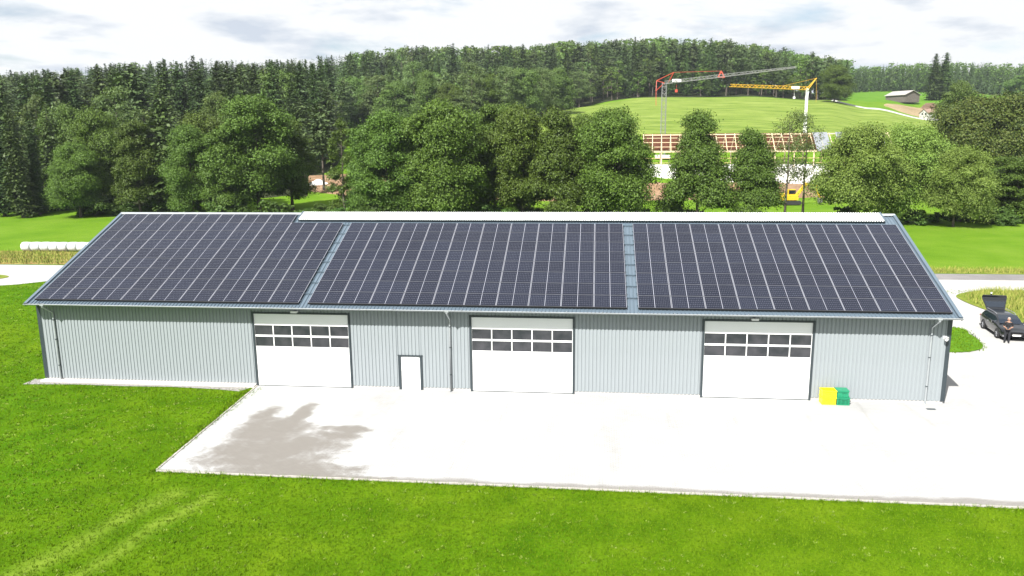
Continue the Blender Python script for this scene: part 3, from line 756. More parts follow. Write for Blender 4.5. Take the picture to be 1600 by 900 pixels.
PROTO = {
 'alder1': broadleaf(18, 10.5, 1.6, 'leaf_alder', 11, 42, 1.5, .23), 'alder2': broadleaf(18, 8.5, 1.8, 'leaf_alder', 12, 42, 1.5, .23, 'col'),
 'alder3': broadleaf(17, 9.5, 1.4, 'leaf_alder', 13, 42, 1.5, .23, 'cone'), 'oak1': broadleaf(18, 11.5, 1.5, 'leaf_oak', 14, 48, 1.5, .24),
 'oak2': broadleaf(17, 10.5, 1.6, 'leaf_oak', 15, 44, 1.5, .24, 'oval'), 'willow': broadleaf(15, 12, 2.2, 'leaf_willow', 16, 42, 1.4, .21, 'round', .45, .08, .3),
 'sparse': broadleaf(16, 8, 5.5, 'leaf_sparse', 17, 20, .45, .20, 'oval', .3, .35), 'maple': broadleaf(17, 18, 2.2, 'leaf_maple', 18, 60, 1.2, .30, 'round'),
 'light': broadleaf(17, 11, 1.5, 'leaf_light', 19, 34, 1.3, .32, 'round'), 'birch': broadleaf(19, 8.5, 3.5, 'leaf_birch', 20, 24, .8, .28, 'oval', .4, .15, .15),
 'column': broadleaf(14, 5.2, .8, 'leaf_alder', 21, 24, 1.1, .22, 'col'),
 'spruce1': conifer(24, 8.2, 1.2, 'needle_spruce', 22), 'spruce2': conifer(22, 6.6, 1.0, 'needle_dark', 23, ragged=.3), 'spruce3': conifer(23, 9, 2.0, 'needle_spruce', 24, .55, 8, 5, .35),
 'pine': conifer(19, 7.5, 8.5, 'needle_pine', 25, .6, 8, 4, .35, 'pine'),
}
ROW = 'broadleaf trees in the row behind the hall'
def place(kind, name, px, top, d, label, wpx=None, group=None, cat='tree', rz=None, base=None):
    H, W, tm, cm = PROTO[kind]
    g_ = on_ground(px, d, top*.6+.4*np.interp(d, [115, 140, 250, 420], [345, 330, 235, 165])); zt = at(px, top, d)[2]; h = max(2., zt-g_[2]); s = h/H
    sw_ = s if wpx is None else (wpx*(1.02 if group == ROW else 1.0)/FPX*d)/W
    o = empty(name, (g_[0], g_[1], g_[2]-.05), random.uniform(0, 6.28) if rz is None else rz); o.scale = (sw_, sw_, s)
    link('trunk', tm, o); link('crown', cm, o); tag(o, label, cat, group); return o
ROW = 'broadleaf trees in the row behind the hall'
place('alder1', 'alder_tree', 398, 152, 133, 'broad dark green alder behind the roof of the left solar array', 118, ROW)
place('oak2', 'broadleaf_tree', 320, 178, 140, 'dark broadleaf tree between the tall spruce and the broad alder', 85, ROW)
place('light', 'broadleaf_tree', 432, 113, 235, 'tall pale green round tree rising above the broad alder', 82)
place('alder2', 'alder_tree', 452, 188, 140, 'slim dark alder left of the bare stemmed pine', 70, ROW)
place('pine', 'pine_tree', 502, 160, 165, 'pine with a bare trunk above the white tarpaulin', 62)
place('column', 'broadleaf_tree', 535, 186, 128, 'narrow columnar tree standing alone right of the pine', 48, ROW)
place('alder1', 'alder_tree', 603, 176, 122, 'rounded alder, first of the dense row right of the narrow tree', 98, ROW, rz=1.)
place('oak1', 'broadleaf_tree', 690, 160, 120, 'largest crown of the dense row, beside the rounded alder', 112, ROW)
place('alder2', 'alder_tree', 772, 165, 128, 'slim alder between the two largest crowns of the dense row', 78, ROW)
place('oak2', 'broadleaf_tree', 815, 168, 124, 'bushy broadleaf tree in the middle of the dense row', 92, ROW)
place('alder3', 'alder_tree', 872, 172, 121, 'pointed alder in the dense row, second from its open end', 98, ROW)
place('oak1', 'broadleaf_tree', 958, 172, 118, 'full dark tree at the open end of the dense row by the timber frame', 106, ROW, rz=3.)
place('alder2', 'alder_tree', 645, 186, 130, 'alder filling the gap beside the largest crown of the dense row', 74, ROW, rz=2.6)
place('oak2', 'broadleaf_tree', 735, 182, 133, 'broadleaf tree half hidden behind the largest crown of the dense row', 84, ROW, rz=.4)
place('oak1', 'broadleaf_tree', 915, 182, 127, 'broadleaf tree between the pointed alder and the full dark tree', 92, ROW, rz=5.1)
place('alder2', 'alder_tree', 572, 200, 126, 'low alder at the free end of the dense row beside the narrow tree', 56, ROW, rz=3.3)
place('alder3', 'alder_tree', 1092, 176, 118, 'pointed alder with a separate top tuft in front of the timber frame', 96, ROW, rz=2.2)
place('alder3', 'alder_tree', 1176, 204, 119, 'shorter conical alder in front of the timber frame', 88, ROW, rz=4.)
place('sparse', 'slender_tree', 1232, 172, 118, 'thin see-through tree in front of the excavator, thicker trunk', 74, 'pair of thin see-through trees')
place('sparse', 'slender_tree', 1260, 178, 122, 'thin see-through tree right of its thicker twin, below the yellow crane mast', 70, 'pair of thin see-through trees', rz=2.)
place('willow', 'willow_tree', 1342, 196, 117, 'pale green willow with a dark trunk behind the right end of the ridge', 118, 'willows by the stream')
place('willow', 'willow_tree', 1425, 196, 122, 'widest pale willow, between two other willows', 122, 'willows by the stream', rz=2.)
place('willow', 'willow_tree', 1497, 230, 116, 'smaller yellow green willow right of the widest willow', 88, 'willows by the stream', rz=4.)
place('maple', 'maple_tree', 1546, 150, 175, 'huge brownish green maple right of the white shed', 148)
place('light', 'broadleaf_tree', 1496, 128, 250, 'green leafy tree on top of the maple crown, below the twin spruces', 56)
place('spruce1', 'spruce_tree', 1461, 84, 470, 'twin spruce left stem standing beside the log pile', 40, 'twin spruces', 'tree')
place('spruce1', 'spruce_tree', 1477, 82, 474, 'twin spruce right stem above the leafy tree', 44, 'twin spruces', 'tree', rz=2.)
place('oak2', 'broadleaf_tree', 1555, 262, 128, 'dark leafy tree right of the smaller willow', 70, ROW)
place('alder2', 'alder_tree', 1592, 245, 122, 'leafy tree at the edge of the meadow beside the road, farthest from the hall', 76, ROW, rz=5)
place('oak1', 'broadleaf_tree', 1305, 103, 392, 'lone round tree at the corner of the crop field', 44)
place('light', 'broadleaf_tree', 1600, 118, 520, 'round tree before the far wood', 48)
# left wood edge
LE = 'trees along the left wood edge'
place('spruce2', 'spruce_tree', -8, 150, 140, 'dark spruce at the meadow edge behind the wrapped bales', None, LE)
place('spruce1', 'spruce_tree', 22, 162, 138, 'dark spruce at the meadow edge behind the wrapped bales', None, LE)
place('spruce2', 'spruce_tree', 50, 172, 142, 'dark spruce at the meadow edge behind the wrapped bales', None, LE)
place('spruce3', 'spruce_tree', 78, 160, 147, 'dark spruce at the meadow edge behind the wrapped bales', None, LE)
place('light', 'broadleaf_tree', 102, 166, 156, 'light green broadleaf tree among the dark spruces', 66, LE)
place('oak2', 'broadleaf_tree', 150, 172, 142, 'broadleaf tree left of the pale birch', 72, LE)
place('birch', 'birch_tree', 185, 136, 158, 'pale grey green birch left of the tall spruce', 62, LE)
place('light', 'broadleaf_tree', 345, 150, 175, 'light green crown rising behind the dark tree beside the tallest spruce', 60, LE)
place('birch', 'birch_tree', 60, 150, 178, 'pale birch rising above the dark spruces at the meadow edge', 48, LE)
place('alder2', 'alder_tree', 212, 190, 136, 'leafy tree in front of the pale birch', 66, LE)
place('spruce3', 'spruce_tree', 255, 124, 137, 'tallest spruce of the wood edge, ragged crown', 98, LE)
place('alder1', 'alder_tree', 296, 196, 132, 'leafy tree pressed against the tallest spruce', 72, LE)
place('pine', 'pine_tree', 475, 195, 158, 'dark pine between the slim alder and the bare stemmed pine', 52)
place('oak1', 'broadleaf_tree', 118, 225, 137, 'low leafy tree under the light green broadleaf tree', 70, LE)
place('alder2', 'alder_tree', 352, 200, 129, 'leafy tree left half hidden by the broad alder', 70, ROW)
# pale trees at the foot of the hill wood
for px, top, d, wp, k in ((548, 122, 345, 54, 'light'), (590, 118, 352, 52, 'birch'), (572, 140, 335, 46, 'birch'), (618, 128, 340, 58, 'light'), (648, 98, 372, 50, 'birch'), (668, 112, 356, 44, 'light'),
                          (700, 132, 352, 46, 'oak1'), (738, 98, 392, 48, 'birch'), (722, 150, 350, 44, 'birch'), (790, 104, 402, 50, 'birch'), (818, 108, 400, 54, 'light'), (846, 106, 405, 48, 'birch'), (872, 108, 412, 48, 'light'), (905, 112, 420, 44, 'birch'), (760, 118, 390, 44, 'oak1')):
    d = float(np.interp(px, [540, 560, 700, 800, 866, 884, 940], [318, 318, 300, 314, 336, 408, 422]))-(d % 9)
    place(k, {'light': 'broadleaf_tree', 'birch': 'birch_tree', 'oak1': 'broadleaf_tree'}[k], px, top, d,
          {'light': 'yellow green leafy tree at the foot of the hill wood', 'birch': 'pale birch at the foot of the hill wood', 'oak1': 'dark leafy tree among the pale trees of the hill wood'}[k], wp, 'pale trees at the foot of the hill wood')

# ---- the forest on the hill
def joined(H, W, tm, cm, name):
    """trunk and crown as one light mesh"""
    n1, n2 = len(tm.vertices), len(cm.vertices)
    v = np.zeros((n1+n2)*3, np.float32); a = np.zeros(n1*3, np.float32); tm.vertices.foreach_get('co', a); c = np.zeros(n2*3, np.float32); cm.vertices.foreach_get('co', c)
    V_ = np.concatenate([a, c]).reshape(-1, 3)
    m = bpy.data.meshes.new(name); fs = [tuple(p.vertices) for p in tm.polygons]; nt_ = len(fs)
    fs += [tuple(i+n1 for i in p.vertices) for p in cm.polygons]
    m.from_pydata(V_.tolist(), [], fs); m.materials.append(MAT['bark']); m.materials.append(cm.materials[0])
    m.polygons.foreach_set('material_index', [0]*nt_+[1]*(len(fs)-nt_)); m.update(); return H, m
FAR = {
 'spruce': [joined(*conifer(25, 7.6+i*.6, 1.5, 'needle_spruce' if i % 2 else 'needle_dark', 40+i, .50, 11, 6, .38), 'spruce_tree') for i in range(4)],
 'pine': [joined(*conifer(23, 8+i*.6, 8.5, 'needle_pine', 50+i, .55, 11, 5, .42, 'pine'), 'pine_tree') for i in range(3)],
 'birch': [joined(*broadleaf(20, 8.5, 3, 'leaf_birch', 60+i, 14, .42, .62, 'oval', .4, .05), 'birch_tree') for i in range(2)],
 'leafy': [joined(*broadleaf(19, 9.5, 2, 'leaf_light' if i else 'leaf_oak', 70+i, 14, .42, .66, 'oval'), 'broadleaf_tree') for i in range(2)],
}
FL = {'spruce': ('dark pointed spruce', 'spruces', 'spruce_tree'), 'pine': ('pine with a rounded top', 'pines', 'pine_tree'),
      'birch': ('pale forest birch', 'birches', 'birch_tree'), 'leafy': ('green leafy tree', 'leafy trees', 'broadleaf_tree')}
def sky_y(px): return np.interp(px, [-300, 0, 100, 200, 300, 400, 500, 600, 670, 760, 860, 960, 1060, 1120, 1180, 1240, 1290, 1330], [122, 118, 112, 102, 96, 100, 95, 80, 70, 74, 72, 67, 60, 66, 80, 88, 96, 100])
trees = []
fpx = [-450, 0, 250, 450, 520, 560, 700, 800, 866, 884, 940, 1300, 1330]; fst = [165, 165, 172, 188, 215, 325, 306, 322, 345, 416, 430, 434, 442]
for _ in range(1):
    d = 165.
    while d < 620:
        stp = 6.2+d*.004; px = -260+random.uniform(0, 20)
        while px < 1322:
            dd = d+random.uniform(-.5, .5)*stp; pp = px+random.uniform(-.45, .45)*stp/d*FPX
            if dd > np.interp(pp, fpx, fst) and pp < 1318:
                g_ = on_ground(pp, dd); r_ = random.random()
                edge = dd-np.interp(pp, fpx, fst)
                k = 'spruce' if r_ < .44 else 'pine' if r_ < .68 else 'birch' if r_ < .82 else 'leafy'
                if dd > 400 and r_ > .68 and pp < 560: k = 'pine' if r_ < .85 else 'spruce'
                if (pp < 330 and dd > 200 and .35 < r_ < .7) or (pp > 900 and .25 < r_ < .6): k = 'pine'
                if edge < 70 and 540 < pp < 880: k = random.choice(['leafy', 'birch', 'birch', 'leafy', 'spruce', 'pine'])
                if edge < 22 and pp > 860: k = random.choice(['leafy', 'birch', 'birch', 'spruce', 'pine'] if pp < 980 else ['leafy', 'pine', 'spruce', 'leafy', 'pine', 'birch'])
                if pp > 560 and dd > 470 and k == 'spruce' and random.random() < .6: k = random.choice(['pine', 'pine', 'leafy'])
                h = {'spruce': random.uniform(21, 29), 'pine': random.uniform(20, 25), 'birch': random.uniform(17, 22), 'leafy': random.uniform(15, 21)}[k]
                if edge < 14: h *= .86
                # the wood's outline against the sky
                zlim = at(pp, sky_y(pp)+random.gauss(0, 3.), dd)[2]-g_[2]
                if zlim < h*1.2: h = max(9., zlim)
                elif pp > 540 and dd > 470: h = min(zlim, random.uniform(25, 33))
                q = np.array([g_[0], g_[1], g_[2]+h])-CAM; ytop = 450-FPX*(q@UP)/(q@FW); xc = 800+FPX*(q@RT)/(q@FW)
                zone = ('on the slope behind the left wood edge' if pp < 540 else 'behind the pale trees of the hill wood' if pp < 880 else 'at the upper edge of the crop field' if edge < 26 else 'deep in the forest above the crop field')
                trees.append([dd, xc, ytop, 6.5/dd*FPX*h/25, h, g_, k, zone])
            px += stp/d*FPX*1.05
        d += stp*.95
trees.sort(key=lambda t: t[0])
cov = np.full(500, 335.)       # highest covered pixel row for columns 4 px wide from px -300
res_ = []
for t in trees:
    i0 = int(max(0, (t[1]-t[3]*.5+300)//4)); i1 = int(min(499, (t[1]+t[3]*.5+300)//4))
    if i1 < i0: continue
    vis = np.clip(cov[i0:i1+1]-t[2], 0, None); res_.append(float(vis.mean()*t[3]) if -20 < t[1] < 1620 else 0.)
    cov[i0:i1+1] = np.minimum(cov[i0:i1+1], t[2]+.30*t[4]/t[0]*FPX)
order = np.argsort(-np.array(res_)); cnt = {'spruce': 0, 'pine': 0, 'birch': 0, 'leafy': 0}; lim = {'spruce': 200, 'pine': 130, 'birch': 80, 'leafy': 80}
rest = []
for i in order:
    dd, xc, yt, wq, h, g_, k, zone = trees[i]; v = FAR[k][random.randrange(len(FAR[k]))]
    if res_[i] > 30 and cnt[k] < lim[k]:
        cnt[k] += 1; H, m = v
        o = link(FL[k][2], m, None, (g_[0], g_[1], g_[2]-.1), (R_(random.uniform(-2, 2)), R_(random.uniform(-2, 2)), random.uniform(0, 6.28))); s = h/H; sx = s*random.uniform(.95, 1.35); o.scale = (sx, sx, s)
        tag(o, FL[k][0]+' '+zone, 'tree', FL[k][1]+' '+zone)
    elif res_[i] > 2 or random.random() < .10: rest.append((g_, h, k))
LOD = {
 'spruce': [conifer(25, 8.5, .4, 'needle_spruce', 80+i, 1.5, 6, 2, .35) for i in range(2)], 'pine': [conifer(23, 7, 5, 'needle_pine', 83+i, 1.3, 6, 2, .4, 'pine') for i in range(2)],
 'birch': [broadleaf(20, 8, 1, 'leaf_birch', 86, 10, .22, .85, 'oval')], 'leafy': [broadleaf(19, 9, 1, 'leaf_light', 87, 10, .22, .85, 'oval')]}
def mass(name, items, label, mats):
    """many far trees as one mesh: a wood"""
    arr = {}
    for k in LOD:
        arr[k] = []
        for H, W, tm, cm in LOD[k]:
            c = np.zeros(len(cm.vertices)*3, np.float32); cm.vertices.foreach_get('co', c); arr[k].append((H, c.reshape(-1, 3)))
    Vs, Ms = [], []
    for g_, h, k in items:
        H, c = random.choice(arr[k]); s = h/H; a = random.uniform(0, 6.28); ca, sa = math.cos(a)*s, math.sin(a)*s
        q = np.empty_like(c); q[:, 0] = c[:, 0]*ca-c[:, 1]*sa+g_[0]; q[:, 1] = c[:, 0]*sa+c[:, 1]*ca+g_[1]; q[:, 2] = c[:, 2]*s+g_[2]; Vs.append(q); Ms.append(np.full(len(q)//4, mats[k], np.int32))
    V_ = np.concatenate(Vs); m = npmesh(name, V_, np.arange(len(V_)).reshape(-1, 4), [MAT['needle_dark'], MAT['needle_pine'], MAT['leaf_birch'], MAT['leaf_light']])
    m.polygons.foreach_set('material_index', np.concatenate(Ms)); o = link(name, m); tag(o, label, 'forest', None, 'stuff'); return o
MI = {'spruce': 0, 'pine': 1, 'birch': 2, 'leafy': 3}
mass('forest', rest, 'closed forest of spruce and pine covering the hill', MI)
# far wood beyond the barn meadow
far = []
for d in np.arange(655, 800, 8.):
    px = 1296.
    while px < 1780:
        dd = d+random.uniform(-4, 4); g_ = on_ground(px, dd)
        sk = np.interp(px, [1300, 1340, 1400, 1500, 1560, 1600, 1780], [108, 106, 103, 98, 96, 92, 84])
        h = min(random.uniform(20, 28), max(10, at(px, sk+random.gauss(2, 2), dd)[2]-g_[2]))
        far.append((g_, h, 'spruce' if random.random() < .72 else random.choice(['pine', 'leafy', 'leafy'])))
        px += 6.6/dd*FPX*random.uniform(.8, 1.2)
mass('far_forest', far, 'bluish wood beyond the meadow with the barn', MI)
print('forest', cnt, len(rest), len(far))

# ---- shrubs below the tree row and at the wood edge
SH = [broadleaf(2.6, 3.8, .1, 'leaf_shrub', 90+i, 9, 2.2, .22, 'round', .5)for i in range(3)]
SHL = 'leafy shrub in the undergrowth below the tree row'
def shrub(px, d, h, label=SHL, group='shrubs below the tree row'):
    H, W, tm, cm = random.choice(SH); g_ = on_ground(px, d); o = empty('shrub', (g_[0], g_[1], g_[2]-.1), random.uniform(0, 6.28)); s = h/H; o.scale = (s*1.15, s*1.15, s)
    link('trunk', tm, o); link('crown', cm, o); tag(o, label, 'shrub', group)
for px in np.arange(120, 1010, 19):
    shrub(px+random.uniform(-8, 8), random.uniform(117, 128) if px > 300 else random.uniform(136, 142), random.uniform(1.8, 4.2))
for px in (1060, 1085, 1110, 1165, 1190, 1330, 1355, 1390, 1440, 1480, 1505, 1530, 1560, 1585, 1600): shrub(px+random.uniform(-6, 6), random.uniform(117, 124), random.uniform(1.5, 3.0))
for px in np.arange(-10, 120, 22): shrub(px, random.uniform(146, 152), random.uniform(2, 4))

# ------------------------------------------------------------------ things about the yard
MAT['crate_yellow'] = plain('crate_yellow', (.72, .60, .012), .4, var=.06, scale=4)
MAT['crate_green'] = plain('crate_green', (.012, .21, .105), .45, var=.1, scale=4)
MAT['bale_wrap'] = plain('bale_wrap', (.50, .54, .53), .3, var=.06, scale=2)
MAT['timber'] = plain('timber', (.48, .35, .17), .7, var=.12, scale=2)
MAT['timber_pale'] = plain('timber_pale', (.56, .47, .30), .7, var=.1, scale=2)
MAT['board_red'] = plain('board_red', (.22, .075, .040), .8, var=.25, scale=1)
MAT['sheet_grey'] = plain('sheet_grey', (.19, .205, .225), .5, var=.1)
MAT['crane_yellow'] = plain('crane_yellow', (.52, .31, .02), .5, var=.1)
MAT['crane_red'] = plain('crane_red', (.42, .06, .035), .5, var=.1)
MAT['crane_grey'] = plain('crane_grey', (.22, .225, .22), .5, .2, var=.1)
MAT['digger_yellow'] = plain('digger_yellow', (.55, .38, .02), .5, var=.1)
MAT['rubber'] = plain('rubber', (.022, .022, .023), .8)
MAT['car_paint'] = (lambda t: (t.bsdf((.008, .010, .014), .28, .3, **{'Coat Weight': .8, 'Coat Roughness': .04}), t.m)[1])(NT('car_paint'))
MAT['car_glass'] = (lambda t: (t.bsdf((.012, .018, .028), .05, spec=.8), t.m)[1])(NT('car_glass'))
MAT['lamp_clear'] = plain('lamp_clear', (.55, .57, .6), .15, .2)
MAT['lamp_red'] = plain('lamp_red', (.30, .012, .012), .2)
MAT['barn_wood'] = plain('barn_wood', (.115, .10, .088), .85, var=.25, scale=1.5)
MAT['barn_roof'] = plain('barn_roof', (.30, .285, .27), .7, var=.1)
MAT['roof_tile'] = plain('roof_tile', (.22, .145, .11), .8, var=.12)
MAT['plaster'] = plain('plaster', (.46, .445, .42), .85, var=.05)
MAT['pv_blue'] = plain('pv_blue', (.03, .06, .16), .2)
MAT['skin'] = plain('skin', (.34, .19, .13), .5, var=.05)
MAT['cloth_black'] = plain('cloth_black', (.010, .010, .012), .9)
MAT['cloth_dark'] = plain('cloth_dark', (.016, .017, .022), .9)
MAT['hair_grey'] = plain('hair_grey', (.42, .41, .40), .8)
MAT['log'] = plain('log', (.19, .125, .085), .9, var=.3)

# crates by the wall
def crate(mb, x0, x1, y0, y1, z0, z1, slat):
    t = .03
    mb.box((x0, y0, z0), (x1, y1, z0+.03))
    mb.box((x0-.02, y0-.02, z1-.05), (x1+.02, y0+t, z1)); mb.box((x0-.02, y1-t, z1-.05), (x1+.02, y1+.02, z1)); mb.box((x0-.02, y0+t, z1-.05), (x0+t, y1-t, z1)); mb.box((x1-t, y0+t, z1-.05), (x1+.02, y1-t, z1))
    for xx in (x0, x1-.05):
        for yy in (y0, y1-.05): mb.box((xx, yy, z0+.03), (xx+.05, yy+.05, z1-.05))
    if slat:
        n = 5; h = (z1-.05-z0-.03)/n
        for k in range(n):
            za = z0+.03+h*(k+.2); zb = za+h*.55
            mb.box((x0+.05, y0+.006, za), (x1-.05, y0+.022, zb)); mb.box((x0+.05, y1-.022, za), (x1-.05, y1-.006, zb)); mb.box((x0+.006, y0+.05, za), (x0+.022, y1-.05, zb)); mb.box((x1-.022, y0+.05, za), (x1-.006, y1-.05, zb))
        for xx in (x0+(x1-x0)*.33, x0+(x1-x0)*.66): mb.box((xx-.015, y0, z0+.03), (xx+.015, y0+.005, z1-.05))
    else:
        mb.box((x0+.05, y0+.008, z0+.03), (x1-.05, y0+.03, z1-.05)); mb.box((x0+.05, y1-.03, z0+.03), (x1-.05, y1-.008, z1-.05)); mb.box((x0+.008, y0+.05, z0+.03), (x0+.03, y1-.05, z1-.05)); mb.box((x1-.03, y0+.05, z0+.03), (x1-.008, y1-.05, z1-.05))
        for k in (.25, .5, .75): xx = x0+(x1-x0)*k; mb.box((xx-.012, y0-.006, z0+.03), (xx+.012, y0+.007, z1-.05))
for k, (z0, z1, lab) in enumerate(((.018, .42, 'yellow plastic crate on the ground by the wall, beneath another yellow one'), (.42, .80, 'yellow plastic crate stacked on top of another yellow one'))):
    b = MB(); o = empty('plastic_crate', (10.19, -.42, z0)); crate(b, 9.83, 10.55, -.72, -.14, z0, z1, False); part('crate_body', b, 'crate_yellow', o)
    c = MB(); c.box((10.05, -.745, z1-.16), (10.33, -.722, z1-.11)); part('handle', c, 'crate_yellow', o); tag(o, lab, 'crate', 'yellow plastic crates')
for k, (z0, z1, lab, sl_) in enumerate(((.018, .44, 'green slatted plastic crate on the ground beside the yellow crates', True), (.44, .80, 'green plastic crate with closed sides on top of the slatted one', False))):
    b = MB(); o = empty('plastic_crate', (10.98, -.42, z0)); crate(b, 10.60, 11.24-.05*k, -.74+.06*k, -.16, z0, z1, sl_); part('crate_body', b, 'crate_green', o)
    c = MB(); c.box((10.84, -.765+.06*k, z1-.12), (11.1, -.742+.06*k, z1-.08)); part('handle', c, 'crate_green', o)
    if k: c = MB(); c.box((10.585, -.70, z1), (11.21, -.14, z1+.025)); part('lid', c, 'crate_green', o)
    tag(o, lab, 'crate', 'green plastic crates')
b = MB(); b.box((-.22, -.10, 0), (.22, .10, .012)); o = lpart('drain_grate', b, 'trim_dark', None, loc=(15.3, -.95, .019)); tag(o, 'small dark drain grate in the paving below the corner downpipe', 'drain')

# wrapped silage bales
def bale_mesh(seed):
    rg = np.random.default_rng(seed); b = MB(); n = 20; r = .62; L = .60; prof = [(-L, 0), (-L, r*.55), (-L*.97, r*.86), (-L*.84, r*.98), (0, r), (L*.84, r*.98), (L*.97, r*.86), (L, r*.55), (L, 0)]
    vs = []
    for (x, q) in prof:
        for k in range(n):
            a = 2*math.pi*k/n; w_ = 1+rg.normal()*.015; z = r+q*w_*math.sin(a); vs.append((x, q*w_*math.cos(a), max(z, .03*r) if z < .08 else z))
    b.add(vs, [(i*n+k, i*n+(k+1) % n, (i+1)*n+(k+1) % n, (i+1)*n+k) for i in range(len(prof)-1) for k in range(n)])
    return b.mesh('silage_bale', [MAT['bale_wrap']], True)
bm_ = [bale_mesh(i) for i in range(3)]
bl = ['white wrapped silage bale at the free end of the bale row']+['white wrapped silage bale in the row along the dry verge']*8
for k in range(9):
    o = link('silage_bale', bm_[k % 3], None, (-76.2+k*1.27, 51.0+random.uniform(-.06, .06)+k*.04, .0), (0, 0, random.uniform(-.06, .06))); tag(o, bl[k], 'bale', 'wrapped bales in a row')

# ---- parked estate car with open tailgate
car = empty('parked_car', (26.98, 15.72, .01), math.atan2(-.985, -.13)); tag(car, 'dark estate car with its tailgate raised on the gravel', 'car')
st_ = [(-2.36, .80, .42, .78, .93, .0), (-2.28, .88, .30, .90, .98, .0), (-2.05, .905, .24, .97, 1.36, .60), (-1.6, .915, .20, .97, 1.45, .66), (-.6, .92, .19, .965, 1.475, .68), (.25, .92, .19, .955, 1.45, .67),
       (.75, .92, .19, .95, 1.22, .70), (1.2, .915, .19, .935, .98, .78), (1.75, .90, .20, .86, .90, .70), (2.15, .86, .24, .74, .79, .62), (2.33, .72, .34, .62, .66, .5)]
b = MB(); vs = []; m = 13
for x, w_, zb, zl, zr, wr in st_:
    if wr == .0: wr = w_*.9
    half = [(w_*.80, zb), (w_*.97, zb+.10), (w_, (zb+zl)/2), (w_*.985, zl-.06), (w_*.94, zl), (wr, zr-.05), (wr*.6, zr)]
    ring = [(-y, z) for y, z in half]+[(0, zr+.012)]; ring = ring[::1]
    full = [(-y, z) for y, z in half]+[(0, zr+.012)]+[(y, z) for y, z in reversed(half)]
    vs += [(x, y, z) for y, z in full]
m = 15
fs = [(i*m+k, i*m+k+1, (i+1)*m+k+1, (i+1)*m+k) for i in range(len(st_)-1) for k in range(m-1)]+[(i*m+m-1, i*m, (i+1)*m, (i+1)*m+m-1) for i in range(len(st_)-1)]
fs += [tuple(range(m)), tuple(reversed(range((len(st_)-1)*m, len(st_)*m)))]
b.add(vs, fs); body = lpart('body', b, 'car_paint', car, True)
def strip_glass(i0, i1, name):
    b = MB()
    for s_ in (-1, 1):
        q = []
        for i in range(i0, i1+1):
            x, w_, zb, zl, zr, wr = st_[i]; wr = wr or w_*.9
            q.append(((x, s_*(w_*.94+(wr-w_*.94)*.10+.008), zl+(zr-.05-zl)*.10+.006), (x, s_*(w_*.94+(wr-w_*.94)*.86+.008), zl+(zr-.05-zl)*.86+.006)))
        for a, c in zip(q, q[1:]): b.add([a[0], c[0], c[1], a[1]], [(0, 1, 2, 3) if s_ < 0 else (3, 2, 1, 0)])
    return lpart(name, b, 'car_glass', car)
strip_glass(2, 3, 'rear_side_window'); strip_glass(3, 4, 'rear_door_window'); strip_glass(4, 6, 'front_door_window')
b = MB(); b.add([(.30, -.60, 1.448), (.30, .60, 1.448), (1.18, .72, 1.005), (1.18, -.72, 1.005), (.74, -.67, 1.245), (.74, .67, 1.245)], [(0, 1, 5, 4), (4, 5, 2, 3)])
b.v = [(x+.012, y, z+.016) for x, y, z in b.v]; lpart('windscreen', b, 'car_glass', car)
def wheel(x, s_):
    n = 24; prof = [(.20, .0), (.31, -.02), (.335, .03), (.335, .17), (.31, .21), (.20, .19)]; vs = []
    for r, y in prof:
        for k in range(n): a = 2*math.pi*k/n; vs.append((r*math.cos(a), s_*(-y), r*math.sin(a)))
    b = MB(); b.add(vs, [(i*n+k, i*n+(k+1) % n, ((i+1) % 6)*n+(k+1) % n, ((i+1) % 6)*n+k) for i in range(6) for k in range(n)])
    w_ = lpart('wheel', b, 'rubber', car, True, (x, s_*.945, .335))
    r = MB(); r.tube([(0, s_*-.0, 0), (0, s_*-.06, 0)], .06, 10)
    for k in range(5):
        a = 2*math.pi*k/5; r.bar((0, -.02*s_, 0), (.22*math.cos(a), -.02*s_, .22*math.sin(a)), .05, .03)
    r.tube([(0, -.13*s_, 0), (0, -.12*s_, 0)], .2, 16); lpart('rim', r, 'silver', w_)
for x in (-1.38, 1.40):
    for s_ in (-1, 1): wheel(x, s_)
b = MB()
for x in (-1.38, 1.40):
    for s_ in (-1, 1):
        n = 16; vs = []
        for k in range(n+1):
            a = math.pi*k/n
            for r in (.345, .385): vs.append((x+r*math.cos(a), s_*.928, .335+r*math.sin(a)))
        b.add(vs, [(2*k, 2*k+1, 2*k+3, 2*k+2) for k in range(n)])
lpart('wheel_arch', b, 'black', car)
for s_ in (-1, 1):
    b = MB(); b.add([(2.20, s_*.42, .64), (2.29, s_*.45, .55), (2.10, s_*.84, .60), (1.93, s_*.84, .70)], [(0, 1, 2, 3) if s_ > 0 else (3, 2, 1, 0)]); b.v = [(x+.04, y*1.015, z+.045) for x, y, z in b.v]; lpart('headlight', b, 'lamp_clear', car)
    b = MB(); b.box((.62, s_*.93-.02, .96), (.80, s_*.93+.02, 1.0)); b.box((.66, min(s_*.95, s_*1.10), .96), (.82, max(s_*.95, s_*1.10), 1.10)); lpart('mirror', b, 'car_paint', car)
    b = MB(); b.box((-2.40, min(s_*.55, s_*.86), .78), (-2.26, max(s_*.55, s_*.86), .90)); lpart('tail_light', b, 'lamp_red', car)
    b = MB(); b.tube([(-1.9, s_*.60, 1.44), (-1.7, s_*.60, 1.50), (-.2, s_*.62, 1.53), (.15, s_*.60, 1.47)], .018, 6); lpart('roof_rail', b, 'silver', car)
    b = MB(); b.box((2.0, min(s_*.48, s_*.82), .33), (2.345-.08, max(s_*.48, s_*.82), .40)); lpart('fog_trim', b, 'silver', car)
    for xx in (-.55, .50):
        b = MB(); b.box((xx, s_*.925-.015, .83), (xx+.2, s_*.925+.015, .86)); lpart('door_handle', b, 'silver', car)
b = MB(); b.box((2.30, -.40, .42), (2.355, .40, .60)); lpart('grille', b, 'black', car)
